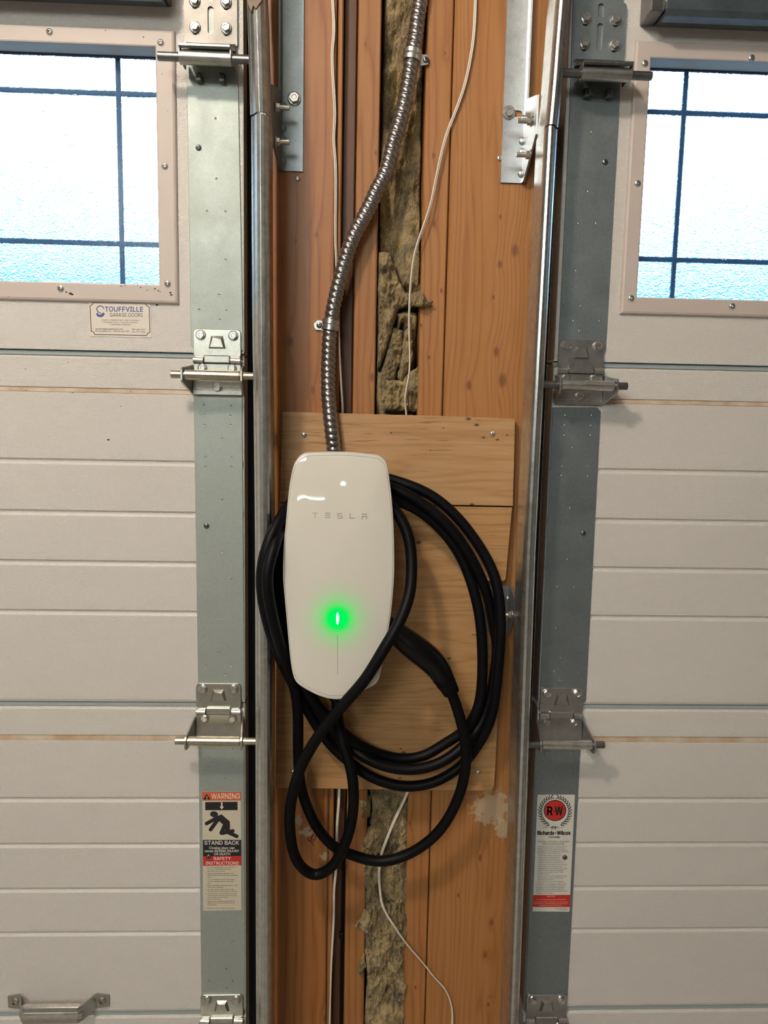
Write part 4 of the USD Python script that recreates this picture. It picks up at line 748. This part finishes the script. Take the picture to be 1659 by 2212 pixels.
# ------------------------------------------------------------------ thin cables and wires
WIREW = plain('cream_wire', (.72, .66, .56), .45)
def pair(name, label, pts, r=.0013, sep=.0022, m=WIREW, cat='wire'):
    t = thing(name, label, cat, 'thin cream wires')
    c = spline([P(a, b, y) for a, b, y in pts], .006); tt = np.gradient(c, axis=0); s = np.cross(tt, [0, 1.0, 0]); s /= np.linalg.norm(s, axis=1, keepdims=True)
    tw = np.linspace(0, 5, len(c)); dy = np.sin(tw)[:, None] * np.array([0, .0010, 0]); wv = np.cos(tw)[:, None]
    for k in (-1, 1): obj('strand', tube(c + s * sep / 2 * k * np.abs(wv) ** .5 + dy * k, r, 8), m, t, smooth=True)
yw = -.0030
pair('bell_wire', 'thin cream wire running straight down the left board edge', [(718.6, -40, yw), (718.6, 0, yw), (721, 72, yw), (718, 108, yw), (720, 181, yw), (723, 253, yw), (721, 300, yw), (724, 343, yw), (725, 450, yw), (725, 522, yw), (727, 569, yw), (730, 660, yw), (732.6, 725, yw), (736, 811, yw), (740, 880, .002), (740, 900, .006), (738, 1300, .006), (733, 1695, .006), (732.5, 1712, .002), (731, 1743, yw), (728, 1787, yw), (726, 1876, yw), (722, 1917, yw), (721, 1976, yw), (717, 2056, yw), (712, 2212, yw), (711, 2260, yw)])
pair('bell_wire', 'thin cream wire drooping across the insulation and right stud', [(1029, -40, -.006), (1027, 0, -.006), (1023.6, 72, -.006), (1015, 133, -.006), (1001, 193, -.006), (979, 253, -.006), (962, 300, -.006), (941, 391, -.007), (928, 450, -.009), (912, 497, -.010), (897, 544, -.010), (889, 595, -.010), (884.5, 660, -.010), (884.5, 739, -.010), (883, 812, -.008), (875.5, 859, -.004), (877, 886, .003), (879, 920, .005), (890, 1300, .005), (884, 1690, .005), (880, 1712, .002), (853, 1770, -.012), (834, 1816, -.015), (823, 1848, -.015), (819, 1876, -.015), (819, 1902, -.015), (822, 1935, -.015), (829, 1963, -.015), (853, 2003, -.015), (879, 2040, -.008), (919, 2087, -.006), (939, 2112, -.006), (960, 2135, -.006), (975, 2172, -.006), (977, 2212, -.006), (977, 2260, -.006)])
bc = thing('black_cable', 'thin black cable clipped in the seam below the plywood', 'cable')
yk = .010
bpts = [(752, 1690, yk), (748, 1750, yk), (742, 1860, yk), (740, 1950, yk), (738.5, 2030, yk), (737, 2120, yk), (736, 2260, yk)]
obj('cable', tube(spline([P(a, b, y) for a, b, y in bpts], .01), .0024, 10), BLK, bc, smooth=True)
obj('clip', bx(X(732, 2019, yk), X(741, 2019, yk), yk - .004, yk + .004, Z(736, 2024, yk), Z(736, 2014, yk)), BLK, bc)
for lb, a, b in (('small screw head in the left board under the track bracket', 643, 386), ('half hidden screw at the left edge of the bright bracket', 1079.5, 342)):
    s_ = obj('wood_screw', screw(P(a, b, -.0002), r=.0042), STEEL, smooth=30); tag(s_, lb, 'screw', 'loose screws in the boards')

# ------------------------------------------------------------------ stickers
STK = plain('sticker_film', (.60, .54, .42), .35); STKW = plain('sticker_white', (.66, .64, .58), .35); STKC = plain('sticker_cream', (.70, .63, .55), .4)
INK = plain('black_ink', (.012, .012, .014), .4); RED = plain('red_ink', (.52, .025, .018), .4); ORED = plain('orange_red_ink', (.60, .10, .035), .4); PALE = plain('pale_ink', (.72, .62, .48), .4)
INKS = plain('soft_black_ink', (.028, .026, .025), .5); BLUE = plain('blue_ink', (.03, .05, .22), .4); INKW = plain('white_ink', (.70, .68, .62), .4)
TXT = {}
def text2d(s, bold):
    key = (s, bold)
    if key not in TXT:
        m = meshkit.text_mesh(s, 1.0, .01, bold); v = m.vertices; top = v[:, 2] > .005
        f = m.faces[top[m.faces].all(1)]; idx = np.unique(f); re = np.full(len(v), -1); re[idx] = np.arange(len(idx)); TXT[key] = (v[idx][:, :2], re[f])
    return TXT[key]
def flat(v2, f, Y):
    """v2 in px -> a flat print on the plane Y, facing the room."""
    v = np.array([P(a, b, Y) for a, b in v2]); out = []
    n = np.cross(v[f[:, 1]] - v[f[:, 0]], v[f[:, 2]] - v[f[:, 0]]); f = np.where((n[:, 1] > 0)[:, None], f[:, ::-1], f)
    return trimesh.Trimesh(v, f, process=False)
def text(s, x, y, w, h, Y, bold=False, slope=(0.0, 0.0), align='l', stretch=True):
    """Lettering with its baseline at px (x, y), capitals h px tall, fitted to w px if given; slope = (drop per px along, lean per px up)."""
    v, f = text2d(s, bold); v = v * h; v = v - [v[:, 0].min(), 0]
    if w and stretch: v = v * [w / v[:, 0].max(), 1]
    if align == 'c': v = v - [v[:, 0].max() / 2, 0]
    elif align == 'r': v = v - [v[:, 0].max(), 0]
    p = np.c_[x + v[:, 0] - v[:, 1] * slope[1] * -1, y - v[:, 1] + v[:, 0] * slope[0]]
    return flat(p, f, Y)
def shape(poly, Y):
    ms = []
    for g_ in getattr(poly, 'geoms', [poly]):
        v, f = trimesh.creation.triangulate_polygon(g_, engine='earcut'); ms.append(flat(v, f, Y))
    return trimesh.util.concatenate(ms)
# 1. warning label on the left door (drawn in the px of a close-up: 400 + u / 7.1355, 1690 + v / 7.1355)
YS = YF - .0024
def k1(a, b): return (400 + a / 7.1355, 1690 + b / 7.1355)
def q1(*p): return Polygon([k1(a, b) for a, b in p])
wl = thing('warning_sticker', 'tall warning sticker with a falling figure pictogram and red bands', 'sticker')
obj('film', slab(pxz([k1(262, 150), k1(858, 148), k1(866, 1972), k1(278, 1980)], YS), YS, YS + .0003, .0001), STK, wl, smooth=False)
y1, y2 = YS - .0001, YS - .0002
obj('header', shape(q1((262, 150), (858, 148), (858, 278), (266, 282)), y1), ORED, wl, smooth=False)
obj('warning_triangle', shape(q1((333, 178), (392, 264), (276, 266)), y2), INK, wl, smooth=False)
obj('lettering', [text('WARNING', *k1(402, 254), 62, 11.5, y2, True, (-.004, 0)), text('!', *k1(329, 262), 0, 7, y2 - .0001, True)], PALE, wl, smooth=False)
obj('door_symbol', shape(q1((309, 304), (807, 300), (807, 428), (309, 430)), y1), INK, wl, smooth=False)
obj('arrow', shape(q1((552, 310), (576, 310), (578, 374), (601, 374), (565, 418), (528, 376), (551, 374)), y2), PALE, wl, smooth=False)
limb = lambda pts, r: LineString([k1(a, b) for a, b in pts]).buffer(r / 7.1355, quad_segs=6)
man = unary_union([affinity.rotate(affinity.scale(Point(*k1(445, 492)).buffer(1), 62 / 7.1355, 46 / 7.1355), 8), limb([(470, 560), (330, 635)], 28), limb([(500, 580), (392, 728)], 29), q1((430, 545), (560, 494), (690, 605), (690, 730), (620, 745), (590, 655), (525, 600), (470, 600)), limb([(560, 530), (640, 610)], 30), limb([(620, 640), (560, 780)], 32), limb([(655, 640), (655, 720)], 35), limb([(570, 785), (735, 748)], 27), limb([(640, 760), (795, 832)], 29)])
obj('falling_figure', shape(man, y1), INK, wl, smooth=False)
obj('black_band', shape(q1((272, 888), (862, 886), (864, 1134), (273, 1140)), y1), INK, wl, smooth=False)
obj('red_band', shape(q1((273, 1140), (864, 1134), (866, 1278), (275, 1286)), y1), RED, wl, smooth=False)
obj('lettering', [text('STAND BACK', *k1(296, 960), 75, 8.3, y2, True), text('Closing door can', *k1(370, 1027), 55, 5.0, y2, True), text('cause SEVERE INJURY', *k1(300, 1075), 74.5, 5.0, y2, True), text('OR DEATH', *k1(444, 1122), 35, 5.0, y2, True), text('SAFETY', *k1(438, 1198), 37.5, 6.8, y2, True), text('INSTRUCTIONS', *k1(313, 1268), 72, 6.4, y2, True)], INKW, wl, smooth=False)
body = [('1.', 'DO NOT allow children to play near', 1320, 428), ('', 'the door or with the electrically', 1349, 370), ('', 'operated door controls.', 1378, 274), ('2.', 'Remove pull down ropes and lock', 1413, 410), ('', 'components from electrically operated', 1441, 462), ('', 'doors.', 1471, 70), ('3.', 'To avoid injury DO NOT put fingers', 1506, 430), ('', 'into door section joints or into the', 1535, 400), ('', 'track.', 1563, 62), ('4.', 'Keep electrically operated doors in full', 1597, 462), ('', 'view while operating.', 1625, 250), ('5.', 'DO NOT stand under door or walk', 1658, 412), ('', 'through doorway while door is moving.', 1686, 462), ('6.', 'Check safety reverse feature monthly', 1722, 450), ('', 'on electrically operated doors following', 1750, 455), ('', "the operator manufacturer's", 1779, 330), ('', 'recommendations.', 1807, 220), ('7.', 'Repairs and adjustments should be', 1840, 425), ('', 'made only by QUALIFIED DOOR', 1868, 420), ('', 'SERVICEMEN.', 1897, 150), ('8.', 'DO NOT PAINT OVER THIS LABEL.', 1950, 430)]
ms = []
for n_, s, v, w in body:
    if n_: ms.append(text(n_, *k1(306, v), 0, 2.3, y1))
    ms.append(text(s, *k1(343, v), w / 7.1355, 2.4, y1))
obj('small_print', ms, INKS, wl, smooth=False)
# 2. maker's label on the right door (1130 + u / 7.374, 1690 + v / 7.374)
YS2 = YF - .0024
def k2(a, b): return (1130 + a / 7.374, 1690 + b / 7.374)
def q2(*p): return Polygon([k2(a, b) for a, b in p])
rw = thing('maker_sticker', 'tall white sticker with a red disc in a laurel wreath', 'sticker')
y1, y2 = YS2 - .0001, YS2 - .0002
obj('film', slab(pxz([k2(230, 197), k2(826, 197), k2(738, 2062), k2(152, 2055)], YS2), YS2, YS2 + .0003, .0001), STKW, rw, smooth=False)
ci = lambda r: Polygon([k2(508 + r * math.cos(t), 448 + r * .935 * math.sin(t)) for t in np.linspace(0, 2 * np.pi, 64, endpoint=False)])
obj('disc_outline', shape(ci(180), y1), INK, rw, smooth=False); obj('disc', shape(ci(168), y2), RED, rw, smooth=False)
obj('lettering', [text('R', *k2(384 + o_, 520), 11.5, 18, y2 - .0001, True) for o_ in (-4, 4)] + [text('W', *k2(508 + o_, 520), 16.5, 18, y2 - .0001 - o_ * 1e-6, True) for o_ in (-4, 4)] + [shape(Point(*k2(496, 462)).buffer(1.5), y2 - .0001)], INK, rw, smooth=False)
lv_ = []
for s in (-1, 1):
    for t in np.linspace(math.radians(106), math.radians(246), 14):
        for dr in (-1, 1):
            a = t if s < 0 else math.pi - t
            cx, cy = 508 + s * 0 + 235 * math.cos(a), 470 - 235 * .98 * math.sin(a) if False else 466 - 236 * math.sin(a)
            tg = a + (-math.pi / 2 if s < 0 else math.pi / 2); dir_ = tg + dr * .62 * (1 if s < 0 else 1)
            L = LineString([k2(cx, cy), k2(cx + 50 * math.cos(dir_), cy - 50 * math.sin(dir_))]).buffer(6.5 / 7.374, quad_segs=3); lv_.append(L)
obj('laurel_wreath', shape(unary_union(lv_), y1), INK, rw, smooth=False)
rib = [LineString([k2(a, b) for a, b in l]).buffer(5 / 7.374, quad_segs=3) for l in ([(430, 712), (450, 722), (480, 700)], [(555, 712), (535, 722), (505, 700)], [(475, 708), (455, 750)], [(492, 705), (490, 740)], [(508, 708), (522, 750)])]
obj('ribbon', shape(unary_union(rib), y1), INK, rw, smooth=False)
obj('small_print', [text('SINCE', *k2(322, 730), 11.8, 2.4, y1), text('1912', *k2(570, 730), 8.4, 2.4, y1)], INKS, rw, smooth=False)
obj('lettering', [text('Richards-Wilcox', *k2(224, 836), 71.5, 8.0, y1, True), text('Richards-Wilcox', *k2(229, 833), 71.5, 8.0, y1, True), text('Canada', *k2(402, 886), 24, 4.8, y1, True)], INK, rw, smooth=False)
obj('script', text('Prestige, Hampton, Avondale', *k2(236, 955), 67, 3.8, y1, False, (0, .35)), INKS, rw, smooth=False)
bl = [('PAINTING INSTRUCTIONS', 990, 308, 346, 1), ('The exterior and interior of this door is', 1027, 232, 464, 0), ('painted with a baked on finish. No', 1054, 230, 428, 0), ('additional painting is required. However,', 1083, 230, 480, 0), ('if another colour is desired, the following', 1112, 228, 494, 0), ('instructions must be followed:', 1139, 228, 358, 0), ('Clean the surface of the door', 1172, 246, 358, 0), ('with a solution (detergent like', 1200, 246, 334, 0), ('Comet) to remove protective', 1229, 244, 340, 0), ('wax, as well as dirt and grease.', 1257, 244, 380, 0), ('Rinse thoroughly and allow to dry.', 1287, 242, 412, 0), ('Use exterior latex water based emulsion', 1320, 238, 462, 0), ('paint. Apply according to paint', 1349, 238, 380, 0), ("manufacturer's instructions. Any high", 1378, 236, 462, 0), ('quality exterior latex is acceptable.', 1406, 236, 420, 0), ('Do not use oil based or any "rust', 1437, 234, 400, 0), ('inhibitive" paint.', 1465, 234, 186, 0), ('Do not paint in direct sunlight or when', 1500, 232, 462, 0), ('door surface is warm to the touch.', 1529, 230, 412, 0), ('Lap marks will result.', 1557, 230, 250, 0), ('Brush application is recommended.', 1590, 228, 428, 0), ('WARNING: Since Richards-Wilcox has', 1627, 203, 484, 0), ('no control over repainting, we do not', 1656, 200, 456, 0), ('warrant this product against peeling of', 1684, 199, 468, 0), ('the original factory applied sealers or', 1712, 198, 456, 0), ('finish or subsequent coats of paint unless', 1741, 197, 502, 0), ('installing instructions.', 1770, 196, 284, 0)]
obj('small_print', [text(s, *k2(a, v), w / 7.374, 2.4, y1, bool(b)) for s, v, a, w, b in bl], INKS, rw, smooth=False)
obj('red_band', shape(q2((163, 1795), (752, 1793), (744, 1986), (152, 1985)), y1), RED, rw, smooth=False)
obj('lettering', [text('NOTICE', *k2(384, 1828), 17, 2.9, y2), text('INSTALLING ELECTRIC OPERATOR', *k2(215, 1876), 63, 2.2, y2), text('If an electric motor operator is to be installed', *k2(172, 1912), 74, 2.1, y2), text('on this door, a reinforcing plate should be', *k2(180, 1940), 71, 2.1, y2), text('installed on the top section.', *k2(262, 1969), 48, 2.1, y2)], PALE, rw, smooth=False)
obj('small_print', [text('Richards-Wilcox Canada', *k2(502, 2015), 27, 2.1, y1), text('Mississauga, ON', *k2(568, 2036), 18, 2.1, y1)], INK, rw, smooth=False)
# 3. installer's label on the left door (170 + u / 9.2167, 640 + v / 9.22)
YS3 = YF - .0006
def k3(a, b): return (170 + a / 9.2167, 640 + b / 9.2167)
st = thing('installer_sticker', 'cream business sticker with blue lettering under the left window', 'sticker')
y1 = YS3 - .0001; sl = .010
obj('film', slab(rounded(pxz([k3(200, 118), k3(1428, 140), k3(1450, 822), k3(225, 800)], YS3), .0012), YS3, YS3 + .0005, .0001), STKC, st, smooth=False)
fr_o = [(283, 122), (1330, 143), (1352, 185), (1402, 215), (1418, 718), (1375, 735), (1350, 782), (318, 760), (298, 715), (246, 690), (228, 185), (270, 165)]
obj('border', shape(LineString([k3(a, b) for a, b in fr_o + fr_o[:1]]).buffer(.75, join_style=2), y1), INK, st, smooth=False)
S_ = [(500, 250), (490, 205), (440, 185), (380, 205), (352, 255), (372, 310), (430, 345), (480, 370), (500, 335), (470, 295), (430, 240)]
obj('initial', [shape(LineString([k3(a, b) for a, b in [(500, 240), (470, 200), (420, 190), (370, 220), (356, 265), (390, 312), (440, 340)]]).buffer(1.0), y1), shape(Polygon([k3(432 + 82 * math.cos(t), 355 + 60 * math.sin(t)) for t in np.linspace(-.5, np.pi + .5, 30)] + [k3(425 + 40 * math.cos(t), 338 + 28 * math.sin(t)) for t in np.linspace(np.pi + .2, -.2, 20)]), y1)], BLUE, st, smooth=False)
obj('lettering', text('TOUFFVILLE', *k3(520, 300), 82.5, 10.2, y1, True, (sl * 1.0, 0)), BLUE, st, smooth=False)
obj('lettering', text('GARAGE DOORS', *k3(620, 405), 71, 8.0, y1, False, (sl, 0)), INKS, st, smooth=False)
obj('small_print', [text('• Repairs • Replacement • New Installation', *k3(440, 483), 83, 2.9, y1, False, (sl, 0)), text('• Overhead Doors • Automatic Openers', *k3(472, 527), 76, 2.9, y1, False, (sl, 0)), text('• Residential • Industrial', *k3(612, 572), 46, 2.9, y1, False, (sl, 0)), text('stouffvillegaragedoors.com', *k3(332, 660), 59.5, 2.7, y1, True, (sl, 0)), text('9A Sandiford Dr., Unit 12 L4A 7X3', *k3(332, 704), 73, 2.7, y1, True, (sl, 0)), text('905-642-0217', *k3(1060, 672), 28.6, 2.7, y1, True, (sl, 0)), text('416-477-9605', *k3(1060, 720), 28.6, 2.7, y1, True, (sl, 0))], INKS, st, smooth=False)
# pen scribble on the lower left board
sq = lambda pts, r: LineString([(590 + a / 6.9125, 1700 + b / 6.9125) for a, b in pts]).buffer(r, quad_segs=3)
scr = unary_union([sq([(528, 640), (552, 664), (575, 612)], .7), sq([(640, 670), (632, 760), (600, 815)], .9), sq([(520, 742), (530, 800), (580, 830), (605, 880)], .9), sq([(560, 770), (612, 690), (590, 740), (556, 800), (600, 780)], .8)])
obj('pen_mark', shape(scr, -.0003), plain('dark_pen_ink', (.035, .012, .012), .6), wf, smooth=False, label='dark pen scribble on the board')
# dirt on the paint
def specks(parent, pts, Y):
    ms = []
    for a, b, r in pts:
        c = P(a, b, Y); m = trimesh.creation.icosphere(1, r * .0007); m.apply_scale([1.3, .25, .8]); m.apply_translation(c); ms.append(m)
    obj('dirt_speck', ms, plain('dirt_%d' % int(pts[0][0]), (.04, .03, .025), .9), parent, smooth=60, kind='stuff')
specks(stage.GetPrimAtPath('/World/window_1'), [(143, 631, 1.6), (152, 634, 2.6), (156, 636, 2.0), (262, 618, 1.2), (270, 616, 1.0), (297, 613, 1.2), (304, 621, 1.3), (318, 627, 1.0), (335, 624, 1.6), (342, 628, 1.4), (346, 630, 1.0), (368, 632, 1.8), (370, 637, 2.0), (228, 66, 1.0), (310, 80, 1.2), (350, 160, .8), (362, 240, .7), (18, 640, .8)], YF - .0056)
specks(stage.GetPrimAtPath('/World/door_1'), [(339, 659, 2.0), (334, 655, 1.2), (234, 950, 2.2), (261, 878, 1.0), (55, 797, 1.0), (147, 783, .9), (56, 844, .9), (157, 848, 1.0), (282, 845, 1.0)], YF - .0002)
